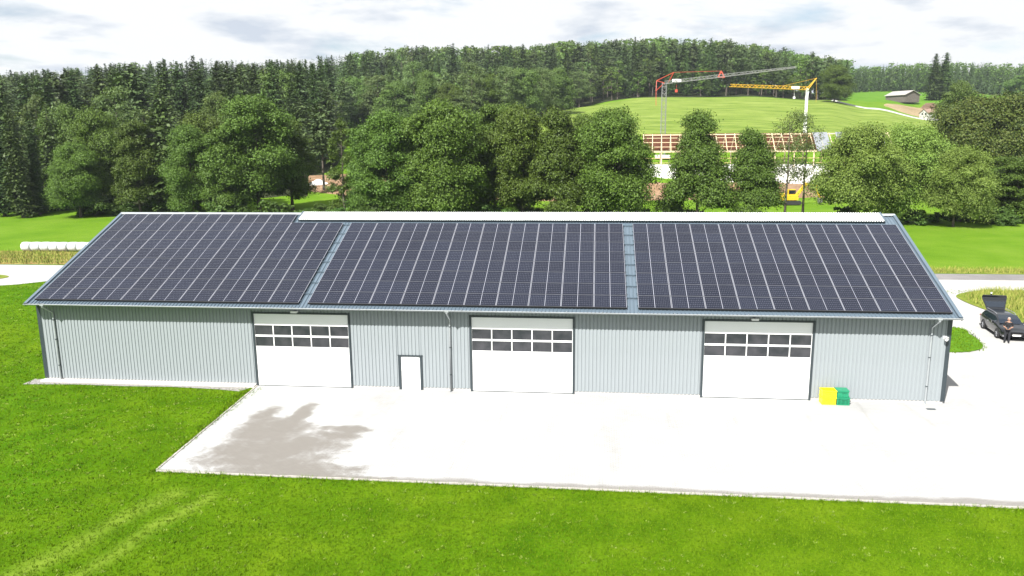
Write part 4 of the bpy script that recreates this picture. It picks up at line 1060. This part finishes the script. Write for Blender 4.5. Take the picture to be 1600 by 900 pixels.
b = MB(); b.box((2.352, -.26, .40), (2.37, .26, .51)); lpart('number_plate', b, 'white_plastic', car)
tg = MB(); prof = [(-1.92, 1.36, .62), (-2.14, 1.68, .70), (-2.36, 1.98, .80), (-2.44, 2.18, .84), (-2.40, 2.30, .80)]
vs = [(x, s_*w_, z) for x, z, w_ in prof for s_ in (-1, 1)]+[(x-.08, s_*w_*.96, z+.04) for x, z, w_ in prof for s_ in (-1, 1)]; k_ = 10
fs = [(2*i, 2*i+1, 2*i+3, 2*i+2) for i in range(4)]+[(k_+2*i+2, k_+2*i+3, k_+2*i+1, k_+2*i) for i in range(4)]
fs += [(2*i, 2*i+2, k_+2*i+2, k_+2*i) for i in range(4)]+[(2*i+3, 2*i+1, k_+2*i+1, k_+2*i+3) for i in range(4)]+[(0, k_, k_+1, 1), (8, 9, k_+9, k_+8)]
tg.add(vs, fs); tgo = lpart('tailgate', tg, 'car_paint', car, False)
b = MB(); b.add([(-2.03, -.56, 1.52), (-2.03, .56, 1.52), (-2.30, .70, 1.90), (-2.30, -.70, 1.90)], [(0, 1, 2, 3)]); b.v = [(x+.02, y, z+.0) for x, y, z in b.v]; lpart('rear_window', b, 'car_glass', tgo)

# ---- the drone pilot
pil = empty('person', (25.92, 13.12, .02), math.atan2(CAM[1]-13.1, CAM[0]-25.9)); tag(pil, 'person in black clothes with grey hair holding a controller before the car', 'person')
def skinned(name, chains, mat, parent, sub=2):
    """chains of (point, radius) sharing a joint when points coincide; the first point is the root"""
    vs, rs, es, idx = [], [], [], {}
    for ch in chains:
        pr = None
        for p, r in ch:
            key = tuple(round(q, 3) for q in p)
            if key not in idx: idx[key] = len(vs); vs.append(p); rs.append(r)
            i = idx[key]
            if pr is not None and pr != i: es.append((pr, i))
            pr = i
    m = bpy.data.meshes.new(name); m.from_pydata(vs, es, []); m.materials.append(MAT[mat]); o = link(name, m, parent)
    md = o.modifiers.new('skin', 'SKIN'); md.use_smooth_shade = True
    for i, r in enumerate(rs):
        d = m.skin_vertices[0].data[i]; d.radius = r if isinstance(r, tuple) else (r, r); d.use_root = (i == 0)
    s2 = o.modifiers.new('sub', 'SUBSURF'); s2.levels = s2.render_levels = sub; return o
# x forward, y left
def arm(s): return [((.0, .0, 1.38), .12), ((.0, s*.19, 1.42), .062), ((-.02, s*.27, 1.14), .045), ((.20, s*.13, 1.08), .034), ((.27, s*.10, 1.09), .030), ((.31, s*.085, 1.10), .030)]
chains = [[((0, 0, .95), (.15, .12)), ((0, 0, 1.10), (.14, .11)), ((.0, .0, 1.25), (.16, .12)), ((.0, .0, 1.38), .12), ((0, 0, 1.50), .055), ((.015, 0, 1.57), .065), ((.02, 0, 1.66), .088), ((.01, 0, 1.73), .082), ((.0, 0, 1.77), .04)],
          [((.02, 0, 1.66), .088), ((.115, 0, 1.645), .014)]]
for s in (-1, 1):
    chains.append(arm(s))
    h = ((.31, s*.085, 1.10), .030)
    for k, (dy, l) in enumerate(((.026, .060), (.009, .070), (-.008, .066), (-.025, .050))):
        chains.append([h, ((.345, s*(.085)+s*dy, 1.105), .010), ((.345+l*.55, s*(.082)+s*dy*.9, 1.095), .009), ((.345+l*.6, s*(.06)+s*dy*.8, 1.075), .008)])
    chains.append([h, ((.31, s*.05, 1.125), .011), ((.335, s*.03, 1.14), .010)])
    chains.append([((0, 0, .95), (.15, .12)), ((0, s*.10, .88), .088), ((.015, s*.115, .50), .058), ((-.01, s*.12, .10), .042), ((.0, s*.12, .05), .042), ((.13, s*.14, .03), .032)])
skinned('body', chains, 'skin', pil)
sh = [[((0, 0, .96), (.175, .14)), ((0, 0, 1.10), (.165, .132)), ((0, 0, 1.25), (.182, .14)), ((0, 0, 1.38), .145), ((0, 0, 1.455), .085)]]
for s in (-1, 1): sh.append([((0, 0, 1.38), .145), ((0, s*.19, 1.42), .082), ((-.015, s*.25, 1.20), .066), ((-.02, s*.265, 1.16), .062)])
skinned('shirt', sh, 'cloth_black', pil)
tr = [[((0, 0, .99), (.168, .135)), ((0, 0, .92), (.17, .14))]]
for s in (-1, 1): tr.append([((0, 0, .92), (.17, .14)), ((0, s*.10, .85), .105), ((.015, s*.115, .50), .080), ((-.005, s*.12, .12), .068), ((-.005, s*.12, .08), .066)])
skinned('trousers', tr, 'cloth_dark', pil)
for s in (-1, 1): skinned('shoe', [[((-.05, s*.12, .05), .05), ((.04, s*.125, .05), .05), ((.16, s*.145, .035), .04)]], 'black', pil)
skinned('hair', [[((-.02, 0, 1.66), (.088, .092)), ((-.02, 0, 1.73), .094), ((.0, 0, 1.775), .066)]], 'hair_grey', pil)
for s in (-1, 1):
    b = MB(); b.tube([(.085, s*.032, 1.672), (.098, s*.032, 1.672)], [.012, .006], 8); lpart('eye', b, 'black', pil)
    b = MB(); b.tube([(.015, s*.082, 1.63), (.0, s*.094, 1.655), (.01, s*.084, 1.685)], [.01, .018, .01], 6); lpart('ear', b, 'skin', pil)
b = MB(); b.box((.094, -.024, 1.600), (.101, .024, 1.608)); lpart('mouth', b, 'lamp_red', pil)
ctl = empty('drone_controller', (0, 0, 0)); ctl.matrix_world = Matrix.Translation((25.92, 13.12, .02)) @ Matrix.Rotation(pil.rotation_euler.z, 4, 'Z') @ Matrix.Translation((.375, 0, 1.10))
tag(ctl, 'small grey drone controller held in the hands of the person', 'controller')
b = MB(); b.box((-.035, -.085, -.018), (.035, .085, .018)); lpart('casing', b, 'trim_dark', ctl)
for s in (-1, 1):
    b = MB(); b.tube([(0, s*.05, .018), (0, s*.05, .045)], .006, 6); lpart('stick', b, 'black', ctl)
b = MB(); b.box((.02, -.07, .02), (.03, .07, .10)); lpart('screen', b, 'car_glass', ctl)

# marker posts at the verge
for x, y, h, lab in ((30.6, 25.3, 1.15, 'thin grey marker post in the tall verge grass behind the car'), (30.35, 19.2, 1.0, 'white marker post at the verge edge close beside the car')):
    o = empty('marker_post', (x, y, .0)); b = MB(); b.prism([(-.05, -.035), (.05, -.035), (.065, 0), (.05, .035), (-.05, .035), (-.065, 0)], -.05, h); lpart('post', b, 'white_plastic', o)
    b = MB(); b.prism([(-.053, -.038), (.053, -.038), (.068, 0), (.053, .038), (-.053, .038), (-.068, 0)], h-.28, h-.10); lpart('band', b, 'black', o); tag(o, lab, 'post')

# ------------------------------------------------------------------ building site behind the trees
p0 = on_ground(1003, 205); p1 = on_ground(1345, 214); zf = at(1003, 262, 205)[2]
ax = R_(-3.5); LEN = math.hypot(p1[0]-p0[0], p1[1]-p0[1])
site = empty('timber_frame_hall', (p0[0], p0[1], zf), ax); tag(site, 'unfinished timber frame hall with open rafters on a white concrete base', 'building')
b = MB(); b.box((-2, -2.6, -6.5), (LEN+2, 0.2, -.02)); b.box((-2, .2, -1.5), (LEN+2, 16, .25)); lpart('concrete_base', b, 'white_plastic', site)
nb_ = 27; hp, hr, dep = 4.2, 8.6, 14.
pm = MB().box((-.14, -.14, 0), (.14, .14, hp)).mesh('post', [MAT['timber_pale']])
rm = MB(); rm.bar((0, -.6, hp-.2), (0, dep/2, hr), .16, .3); rm = rm.mesh('rafter', [MAT['timber_pale']])
rm2 = MB(); rm2.bar((0, dep+.6, hp-.2), (0, dep/2, hr), .16, .3); rm2 = rm2.mesh('rafter', [MAT['timber_pale']])
for k in range(nb_):
    x = .3+(LEN-.6)*k/(nb_-1)
    link('rafter', rm, site, (x, 0, 0)); link('rafter', rm2, site, (x, 0, 0))
    if k % 2 == 0:
        link('post', pm, site, (x, 0, 0)); link('post', pm, site, (x, dep, 0))
for (y, z, w_) in ((0, hp-.1, .32), (dep, hp-.1, .3), (dep/2, hr-.1, .28)):
    b = MB(); b.bar((0, y, z), (LEN, y, z), .2, w_); lpart('beam', b, 'timber_pale', site)
for f in (.25, .5, .75):
    b = MB(); z = hp-.2+(hr-hp+.2)*f+.22; y = -.6+(dep/2+.6)*f; b.bar((0, y, z), (LEN*.62, y, z), .12, .14); lpart('purlin', b, 'timber_pale', site)
for z in (1.2, 2.4):
    b = MB(); b.bar((0, .05, z), (LEN, .05, z), .08, .12); lpart('wall_rail', b, 'timber', site)
for k in range(22):        # boards under the far slope
    f0, f1 = k/22, (k+.8)/22; y0, y1 = dep+.6-(dep/2+.6)*f0, dep+.6-(dep/2+.6)*f1; z0, z1 = hp+.02+(hr-hp+.2)*f0, hp+.02+(hr-hp+.2)*f1
    b = MB(); b.add([(0, y0, z0), (LEN*.75, y0, z0), (LEN*.75, y1, z1), (0, y1, z1)], [(0, 1, 2, 3)]); b.add([(0, y0, z0+.04), (LEN*.75, y0, z0+.04), (LEN*.75, y1, z1+.04), (0, y1, z1+.04)], [(3, 2, 1, 0)]); lpart('roof_board', b, 'board_red', site)
for k in range(9):
    x0 = LEN*.70+k*1.9; b = MB(); b.add([(x0, -.6, hp+.1), (x0+1.8, -.6, hp+.1), (x0+1.8, dep/2, hr+.28), (x0, dep/2, hr+.28)], [(0, 1, 2, 3)]); b.add([(x0, -.6, hp+.05), (x0+1.8, -.6, hp+.05), (x0+1.8, dep/2, hr+.23), (x0, dep/2, hr+.23)], [(3, 2, 1, 0)])
    if k not in (2, 5): lpart('roof_plate', b, 'sheet_grey', site)
for k in range(0, nb_-1, 2):
    xa = .3+(LEN-.6)*k/(nb_-1); xb = .3+(LEN-.6)*(k+2)/(nb_-1)
    if k % 6 == 4: b = MB(); b.bar((xa, .0, hp-.3), (xb, dep/2-.3, hr-.4), .1, .12); lpart('brace', b, 'timber', site)

def lattice(mb, A, B, w0, w1, n, chord, brace, tri=False):
    A, B = Vector(A), Vector(B); d = (B-A).normalized(); u = d.cross(Vector((0, 0, 1)))
    if u.length < .05: u = Vector((1, 0, 0))
    u.normalize(); v = u.cross(d)
    cs = [(-1, -1), (1, -1), (1, 1), (-1, 1)] if not tri else [(-1, -.6), (1, -.6), (0, 1)]
    rings = []
    for k in range(n+1):
        t = k/n; c = A.lerp(B, t); w_ = (w0+(w1-w0)*t)/2; rings.append([c+u*a*w_+v*q*w_ for a, q in cs])
    m = len(cs)
    for j in range(m): mb.bar(rings[0][j], rings[-1][j], chord)
    for k in range(n):
        for j in range(m):
            mb.bar(rings[k][j], rings[k+1][(j+1) % m], brace)
            if k % 2: mb.bar(rings[k][j], rings[k][(j+1) % m], brace)
# grey crane with red peak
base = on_ground(1037, 228, 170); top = Vector((base[0], base[1], at(1037, 130, 228)[2])); tip = Vector(at(1244, 105, 200)); c1 = empty('tower_crane', tuple(base)); tag(c1, 'grey lattice tower crane with a red peak and long rising jib', 'crane')
b = MB(); lattice(b, base, top, 1.4, 1.2, 22, .12, .07); part('mast', b, 'crane_grey', c1)
b = MB(); b.box((base[0]-2.2, base[1]-2.2, base[2]-.2), (base[0]+2.2, base[1]+2.2, base[2]+.8)); part('ballast', b, 'concrete', c1)
mid = top.lerp(tip, .46)
b = MB(); lattice(b, top, mid, 1.0, .9, 14, .10, .06, True); lattice(b, mid, tip, .9, .4, 16, .09, .055, True); part('jib', b, 'crane_grey', c1)
b = MB(); pk = Vector(at(1053, 113, 224)); bk_ = Vector(at(1026, 126, 229)); lo = Vector(at(1025, 142, 229))
for a, q in ((top, bk_), (top, lo), (bk_, lo), (bk_, pk), (top+Vector((1, 0, 0)), pk), (pk, Vector(at(1046, 127, 226)))): b.bar(a, q, .16)
part('peak_frame', b, 'crane_red', c1)
b = MB(); nd = Vector(at(1127, 111, 216)); b.bar(pk, nd, .07); b.bar(lo, Vector(at(1025, 165, 229)), .12); part('pendant_bar', b, 'crane_red', c1)
b = MB(); q = Vector(at(1127, 117, 216))
b.bar(q+Vector((-.9, 0, -.7)), nd, .3); b.bar(q+Vector((.9, 0, -.7)), nd, .3); b.bar(q+Vector((-1, 0, -.6)), q+Vector((1, 0, -.6)), .4); part('jib_joint', b, 'crane_red', c1)
b = MB(); q = Vector(at(1057, 126, 225)); b.box((q[0]-1.3, q[1]-.9, q[2]-.4), (q[0]+1.3, q[1]-.8, q[2]+.4)); part('name_board', b, 'white_plastic', c1)
b = MB(); q = Vector(at(1057, 131, 225)); b.bar(q, q+Vector((0, 0, -1.6)), .07); b.box((q[0]-.35, q[1]-.3, q[2]-2.4), (q[0]+.35, q[1]+.3, q[2]-1.6)); part('hook_block', b, 'crane_red', c1)
# yellow crane with white mast
base = on_ground(1259, 244, 175); top = Vector((base[0], base[1], at(1259, 139, 244)[2])); tip = Vector(at(1141, 134, 232)); c2 = empty('tower_crane', tuple(base)); tag(c2, 'yellow tower crane with a smooth white mast', 'crane')
b = MB(); b.box((-.46, -.46, 0), (.46, .46, (top[2]-base[2])*.55)); b.box((-.36, -.36, (top[2]-base[2])*.55), (.36, .36, top[2]-base[2])); lpart('mast', b, 'white_plastic', c2)
b = MB(); b.box((-2, -2, -.2), (2, 2, .7)); lpart('ballast', b, 'concrete', c2)
b = MB(); lattice(b, top, tip, 1.2, .9, 22, .16, .10, True); part('jib', b, 'crane_yellow', c2)
b = MB(); pk = Vector(at(1276, 122, 246))
for a in (top+Vector((.4, -.4, 0)), top+Vector((-.1, .5, 0))): b.bar(a, pk, .22)
b.bar(pk, top.lerp(tip, .32)+Vector((0, 0, .6)), .10); b.bar(pk, Vector(at(1275, 160, 246)), .05); part('peak_frame', b, 'crane_yellow', c2)
b = MB(); q = top.lerp(tip, .17); b.box((q[0]-1.2, q[1]-.95, q[2]-.3), (q[0]+1.2, q[1]-.85, q[2]+.5)); part('name_board', b, 'white_plastic', c2)
b = MB(); b.bar(q+Vector((0, 0, -.6)), q+Vector((0, 0, -2.6)), .07); b.box((q[0]-.3, q[1]-.25, q[2]-3.2), (q[0]+.3, q[1]+.25, q[2]-2.6)); part('hook_block', b, 'white_plastic', c2)

# excavator
g_ = on_ground(1238, 150); ex = empty('excavator', tuple(g_), .15); tag(ex, 'yellow excavator with its arm bent down behind the thin trees', 'excavator')
for s_ in (-1, 1):
    b = MB(); n = 10; prof = [(-1.6, .1), (-1.9, .45), (-1.6, .85), (1.6, .85), (1.9, .45), (1.6, .1)]
    b.add([(x, s_*1.1-.28, z) for x, z in prof]+[(x, s_*1.1+.28, z) for x, z in prof], [tuple(range(6)), tuple(reversed(range(6, 12)))]+[(k, 6+k, 6+(k+1) % 6, (k+1) % 6) for k in range(6)]); lpart('track', b, 'rubber', ex)
b = MB(); b.box((-2.0, -1.2, 1.0), (1.2, 1.2, 1.9)); b.box((-2.1, -1.15, 1.2), (-1.0, 1.15, 2.3)); b.tube([(0, 0, .6), (0, 0, 1.0)], .7, 14); lpart('upper_body', b, 'digger_yellow', ex)
b = MB(); b.box((-.3, .25, 1.9), (1.15, 1.15, 3.0)); cb = lpart('cab', b, 'digger_yellow', ex); b = MB(); b.box((-.2, .2, 2.1), (1.19, 1.2, 2.85)); lpart('cab_window', b, 'car_glass', cb)
b = MB(); b.bar((1.0, -.3, 1.7), (3.0, -.3, 4.2), .4, .55); b.bar((2.9, -.3, 4.1), (5.0, -.3, 3.7), .36, .5); lpart('boom', b, 'digger_yellow', ex)
b = MB(); b.bar((4.8, -.3, 3.9), (5.9, -.3, 1.2), .3, .45); lpart('stick', b, 'digger_yellow', ex)
b = MB(); b.add([(5.5, -.8, 1.3), (6.3, -.8, 1.3), (6.4, -.8, .6), (5.7, -.8, .3), (5.5, .2, 1.3), (6.3, .2, 1.3), (6.4, .2, .6), (5.7, .2, .3)], [(0, 1, 2, 3), (7, 6, 5, 4), (0, 4, 5, 1), (1, 5, 6, 2), (2, 6, 7, 3), (3, 7, 4, 0)]); lpart('bucket', b, 'crane_grey', ex)

# earth heaps and tarpaulin
def heap(name, px, d, r, h, mat, label, cat, seed):
    rg = np.random.default_rng(seed); g_ = on_ground(px, d); n, m = 18, 7; vs = [(0, 0, h)]
    for j in range(1, m):
        for k in range(n):
            a = 2*math.pi*k/n; t = j/(m-1); q = r*t*(1+.18*math.sin(2*a+seed)+rg.normal()*.06); vs.append((q*math.cos(a)*1.5, q*math.sin(a), h*(1-t)**1.2*(1+rg.normal()*.10)-(.4 if j == m-1 else 0)))
    fs = [(0, 1+k, 1+(k+1) % n) for k in range(n)]+[(1+(j-1)*n+k, 1+j*n+k, 1+j*n+(k+1) % n, 1+(j-1)*n+(k+1) % n) for j in range(1, m-1) for k in range(n)]
    b = MB(); b.add(vs, fs); o = lpart(name, b, mat, None, True, tuple(g_)); tag(o, label, cat, 'earth heaps on the building site' if cat == 'earth heap' else None); return o
heap('earth_heap', 1025, 172, 5, 2.6, 'earth', 'bare earth heap left of the tufted alder, below the timber frame', 'earth heap', 1)
heap('earth_heap', 1150, 170, 4.5, 2.2, 'earth', 'bare earth heap between the two pointed alders', 'earth heap', 2)
heap('earth_heap', 775, 165, 5, 3.4, 'earth', 'bare earth heap showing through the dense tree row', 'earth heap', 3)
heap('earth_heap', 560, 172, 4, 2.2, 'earth', 'bare earth heap right of the narrow columnar tree', 'earth heap', 4)
heap('earth_heap', 1300, 168, 5, 2.2, 'earth', 'bare earth heap beside the excavator bucket', 'earth heap', 5)
heap('tarpaulin', 495, 176, 2.0, 1.3, 'white_plastic', 'white tarpaulin over a mound beneath the bare stemmed pine', 'tarpaulin', 6)

# ------------------------------------------------------------------ far farm things
def gable_house(name, px, d, rz, lx, ly, hw, hr, wall, roof_, label, over=.5, wins=(), py=165):
    g_ = on_ground(px, d, py); o = empty(name, (g_[0], g_[1], g_[2]-.2), rz); tag(o, label, 'building')
    b = MB(); prof = [(-ly/2, 0), (ly/2, 0), (ly/2, hw), (0, hr), (-ly/2, hw)]
    b.add([(-lx/2, y, z) for y, z in prof]+[(lx/2, y, z) for y, z in prof], [tuple(reversed(range(5))), tuple(range(5, 10))]+[(k, (k+1) % 5, 5+(k+1) % 5, 5+k) for k in range(5)]); wl = lpart('wall', b, wall, o)
    k = (hr-hw)/(ly/2)
    for s_ in (-1, 1):
        b = MB(); y0, z0 = s_*(ly/2+over), hw-k*over; q = [(y0, z0+.06), (0, hr+.06), (0, hr+.28), (y0, z0+.28)]
        b.add([(-lx/2-over, y, z) for y, z in q]+[(lx/2+over, y, z) for y, z in q], [(0, 1, 2, 3), (7, 6, 5, 4), (0, 4, 5, 1), (1, 5, 6, 2), (2, 6, 7, 3), (3, 7, 4, 0)]); lpart('roof', b, roof_, o)
    for (face, c, z, w_, h) in wins:
        b = MB()
        if face == 'x-': b.box((-lx/2-.05, c-w_/2, z), (-lx/2+.02, c+w_/2, z+h))
        elif face == 'y-': b.box((c-w_/2, -ly/2-.05, z), (c+w_/2, -ly/2+.02, z+h))
        else: b.box((lx/2-.02, c-w_/2, z), (lx/2+.05, c+w_/2, z+h))
        lpart('window', b, 'car_glass', o)
    return o
barn = gable_house('field_barn', 1409, 452, R_(118), 13.5, 11.5, 4.3, 6.6, 'barn_wood', 'barn_roof', 'weathered grey wooden barn with a pale roof on the far meadow', .7)
for k in range(24):       # upright boards
    for fx, s_ in ((-6.75, -1), (6.75, 1)):
        y = -5.6+k*.49; hh = 4.3+(6.6-4.3)*(1-abs(y)/5.75); b = MB(); b.box((fx+s_*.01-.03*(s_ < 0), y-.2, .3), (fx+s_*.01+.03*(s_ > 0), y+.2, hh-.1+random.uniform(-.05, .03))); lpart('board', b, 'barn_wood', barn)
for k in range(26):
    for fy, s_ in ((-5.75, -1), (5.75, 1)):
        x = -6.5+k*.52; b = MB(); b.box((x-.21, fy+s_*.01-.03*(s_ < 0), .3), (x+.21, fy+s_*.01+.03*(s_ > 0), 4.2)); lpart('board', b, 'barn_wood', barn)
gable_house('white_shed', 1453, 383, R_(28), 7.2, 5.0, 3.0, 4.9, 'plaster', 'roof_tile', 'small white shed with two dark windows left of the maple', .35, (('x-', -1.0, 2.2, .8, .9), ('x-', .9, 2.2, .8, .9)))
hs_ = gable_house('farm_house', 1612, 300, R_(12), 12, 9, 4.6, 8.2, 'plaster', 'roof_tile', 'farm house with blue roof panels half hidden by the maple', .5, (('y-', -3, 1.2, 1., 1.2), ('y-', 0, 1.2, 1., 1.2), ('y-', 3, 1.2, 1., 1.2)))
b = MB(); b.box((-4.6, -.4, 8.0), (-3.8, .4, 9.6)); lpart('chimney', b, 'roof_tile', hs_)
for i in range(5):
    for j in range(2):
        b = MB(); k = (8.2-4.6)/4.5; x0 = -5.2+i*1.9; y0 = -3.9+j*1.6; y1 = y0+1.5; zz0 = 4.6+(4.5+y0)*k+.40; zz1 = 4.6+(4.5+y1)*k+.40
        b.add([(x0, y0, zz0), (x0+1.75, y0, zz0), (x0+1.75, y1, zz1), (x0, y1, zz1)], [(0, 1, 2, 3)]); b.add([(x0, y0, zz0-.08), (x0+1.75, y0, zz0-.08), (x0+1.75, y1, zz1-.08), (x0, y1, zz1-.08)], [(3, 2, 1, 0)]); lpart('roof_panel', b, 'pv_blue', hs_)
g_ = on_ground(1453, 428, 160); lp = empty('log_pile', tuple(g_), .3); tag(lp, 'brown log pile behind the white shed', 'log pile')
lg = MB(); lg.tube([(0, -3, 0), (0, 3, 0)], .42, 8); lg = lg.mesh('log', [MAT['log']])
for r in range(5):
    for k in range(9-r*2+1): link('log', lg, lp, ((k-(9-r*2)/2)*.86, random.uniform(-.4, .4), .4+r*.74), (0, 0, random.uniform(-.03, .03)))
for k, (px, d) in enumerate(((1563, 158), (1580, 156), (1596, 160))):
    g_ = on_ground(px, d); o = empty('brick_pallet', tuple(g_), .2*k); tag(o, 'pallet stacked with pale bricks at the yard under the maple', 'pallet', 'pallets under the maple')
    b = MB()
    for yy in (-.5, 0, .5): b.box((-.6, yy-.06, 0), (.6, yy+.06, .1))
    b.box((-.62, -.6, .1), (.62, .6, .14)); lpart('pallet', b, 'timber', o)
    b = MB()
    for z in range(5):
        for i in range(4):
            for j in range(2): b.box((-.58+i*.29, -.56+j*.57, .145+z*.22), (-.58+i*.29+.27, -.56+j*.57+.55, .145+z*.22+.205))
    lpart('brick_stack', b, 'plaster' if k != 1 else 'roof_tile', o)

# ------------------------------------------------------------------ grass blades on the lawn
def grassmat(name, c1, c2):
    # blades shade like the sward they form: normals lean to the sky
    t = NT(name); g_ = t.n('ShaderNodeNewGeometry'); c = t.mix(g_.outputs['Random Per Island'], c1, c2)
    up = t.n('ShaderNodeVectorMath', {0: g_.outputs['Normal'], 1: (0, 0, 2.2)}, operation='ADD').outputs[0]
    nn = t.n('ShaderNodeVectorMath', {0: up}, operation='NORMALIZE').outputs[0]
    t.bsdf(c, .7, normal=nn, spec=.02); MAT[name] = t.m
grassmat('grass_blade', (.045, .102, .002), (.118, .200, .009))
grassmat('dry_blade', (.085, .16, .012), (.33, .31, .085))
grassmat('weed_leaf', (.10, .16, .018), (.17, .23, .045))
def inside(poly, X, Y):
    r = np.zeros(len(X), bool); n = len(poly)
    for i in range(n):
        x0, y0 = poly[i]; x1, y1 = poly[(i+1) % n]
        c = ((y0 > Y) != (y1 > Y)) & (X < (x1-x0)*(Y-y0)/((y1-y0) or 1e-9)+x0); r ^= c
    return r
def blades(name, label, poly, holes, dens, h, wd, per, mat, seed, spread, fall=1e9, lean=.5):
    rg = np.random.default_rng(seed); P = np.array(poly); x0, y0 = P.min(0); x1, y1 = P.max(0)
    n = int((x1-x0)*(y1-y0)*dens); X = rg.uniform(x0, x1, n); Y = rg.uniform(y0, y1, n)
    k = inside(poly, X, Y)
    for q in holes: k &= ~inside(q, X, Y)
    d = np.hypot(X-CAM[0], Y-CAM[1]); k &= rg.random(n) < np.clip((fall/d)**2, 0, 1)
    D_ = np.stack([X-CAM[0], Y-CAM[1], np.full(n, -CAM[2])], -1); f_ = D_@FW; px = 800+FPX*(D_@RT)/f_; py = 450-FPX*(D_@UP)/f_
    k &= (f_ > 1) & (px > -150) & (px < 1750) & (py < 1010)
    X, Y = X[k], Y[k]; n = len(X); sc_ = np.clip(d[k]/30, 1, 2.2)
    X = np.repeat(X, per)+rg.normal(size=n*per)*spread*np.repeat(sc_, per); Y = np.repeat(Y, per)+rg.normal(size=n*per)*spread*np.repeat(sc_, per); s_ = np.repeat(sc_, per); N = len(X)
    a = rg.uniform(0, 6.28, N); hh = h*rg.uniform(.5, 1.3, N); ww = wd*rg.uniform(.7, 1.3, N)*s_
    b0 = np.stack([X-np.cos(a)*ww, Y-np.sin(a)*ww, np.zeros(N)], -1); b1 = np.stack([X+np.cos(a)*ww, Y+np.sin(a)*ww, np.zeros(N)], -1)
    la = rg.uniform(0, 6.28, N); ll = hh*lean*rg.uniform(.2, 1.6, N)
    tp = np.stack([X+np.cos(la)*ll, Y+np.sin(la)*ll, hh], -1)
    V_ = np.stack([b0, b1, tp], 1).reshape(-1, 3); V_[:, 2] += .0
    o = link(name, npmesh(name, V_, np.arange(len(V_)).reshape(-1, 3), MAT[mat])); tag(o, label, 'grass', None, 'stuff'); return N
yardp = [(-21.5, .0), (-21.42, -11.85), (15, -12.08), (62, -12.3), (62, 30), (16, 30), (16, 19), (-35.6, 19), (-35.9, -.7), (-24, -.75), (-22.4, -1.0)]
trk = [(-300, 41), (-300, 32), (-120, 28), (-75, 26.5), (-62, 28.2), (-57, 31.6), (-45, 33.2), (0, 33.5), (0, 41)]
c_ = 0
c_ += blades('lawn_grass', 'short bright green lawn in front of the paved yard', [(-60, -26), (60, -26), (60, 32), (-90, 32)], [yardp, trk], 110, .075, .012, 3, 'grass_blade', 101, .025, 27)
c_ += blades('lawn_weeds', 'lighter leafy weeds scattered over the lawn', [(-60, -26), (60, -26), (60, 32), (-90, 32)], [yardp, trk], 1.6, .05, .03, 7, 'weed_leaf', 102, .05, 40, 1.2)
c_ += blades('edge_grass', 'longer uncut grass leaning over the kerb of the paved yard', [(-21.55, -12.05), (15, -12.28), (62, -12.5), (62, -11.95), (15, -11.95), (-21.4, -11.75), (-21.95, -.9), (-22.6, -.9), (-22.0, -6)], [[(-21.38, -11.82), (15, -12.05), (62, -12.25), (62, 0), (-21.95, 0)]], 60, .13, .013, 5, 'grass_blade', 105, .05, 1e9, .9)
c_ += blades('tall_grass', 'tall dry grass on the verge behind the car', [(29.6, 22), (30, 29), (33, 31.4), (70, 32.4), (70, 14), (37, 14.5), (31.5, 18.5)], [], 26, .55, .012, 4, 'dry_blade', 103, .10)
c_ += blades('island_grass', 'green grass on the island beside the right gable', smooth_poly([(16.6, 19.6), (24.2, 17.4), (24.6, 15.4), (24.3, 13), (23.8, 11.6), (22.9, 10.7), (21.4, 10.25), (18.8, 10.5), (16.6, 11.4)]), [], 70, .12, .014, 3, 'grass_blade', 106, .05)
c_ += blades('dry_verge_grass', 'dry brownish grass along the track by the wrapped bales', [(-95, 41.4), (-50, 41.4), (-52, 47), (-64, 50), (-95, 50.5)], [], 12, .35, .014, 4, 'dry_blade', 107, .12)
c_ += blades('roadside_grass', 'dry grass fringe along the far side of the road', [(20, 41.2), (120, 41.2), (120, 43.4), (20, 43.4)], [], 26, .45, .012, 3, 'dry_blade', 104, .10)
print('blades', c_, 'polys', sum(len(m.polygons) for m in bpy.data.meshes))

# ------------------------------------------------------------------ thin summer haze over the valley
hz = NT('haze'); vol = hz.n('ShaderNodeVolumePrincipled', {'Color': (.80, .88, 1.0, 1), 'Density': HAZE, 'Anisotropy': .3})
hz.t.links.new(vol.outputs[0], hz.out.inputs['Volume'])
b = MB(); b.box((-6500, -3300, -3), (6500, 7300, 105)); o = lpart('haze', b, hz.m, None); o['kind'] = 'stuff'; o['label'] = 'thin bluish summer haze over the whole valley'; o['category'] = 'haze'
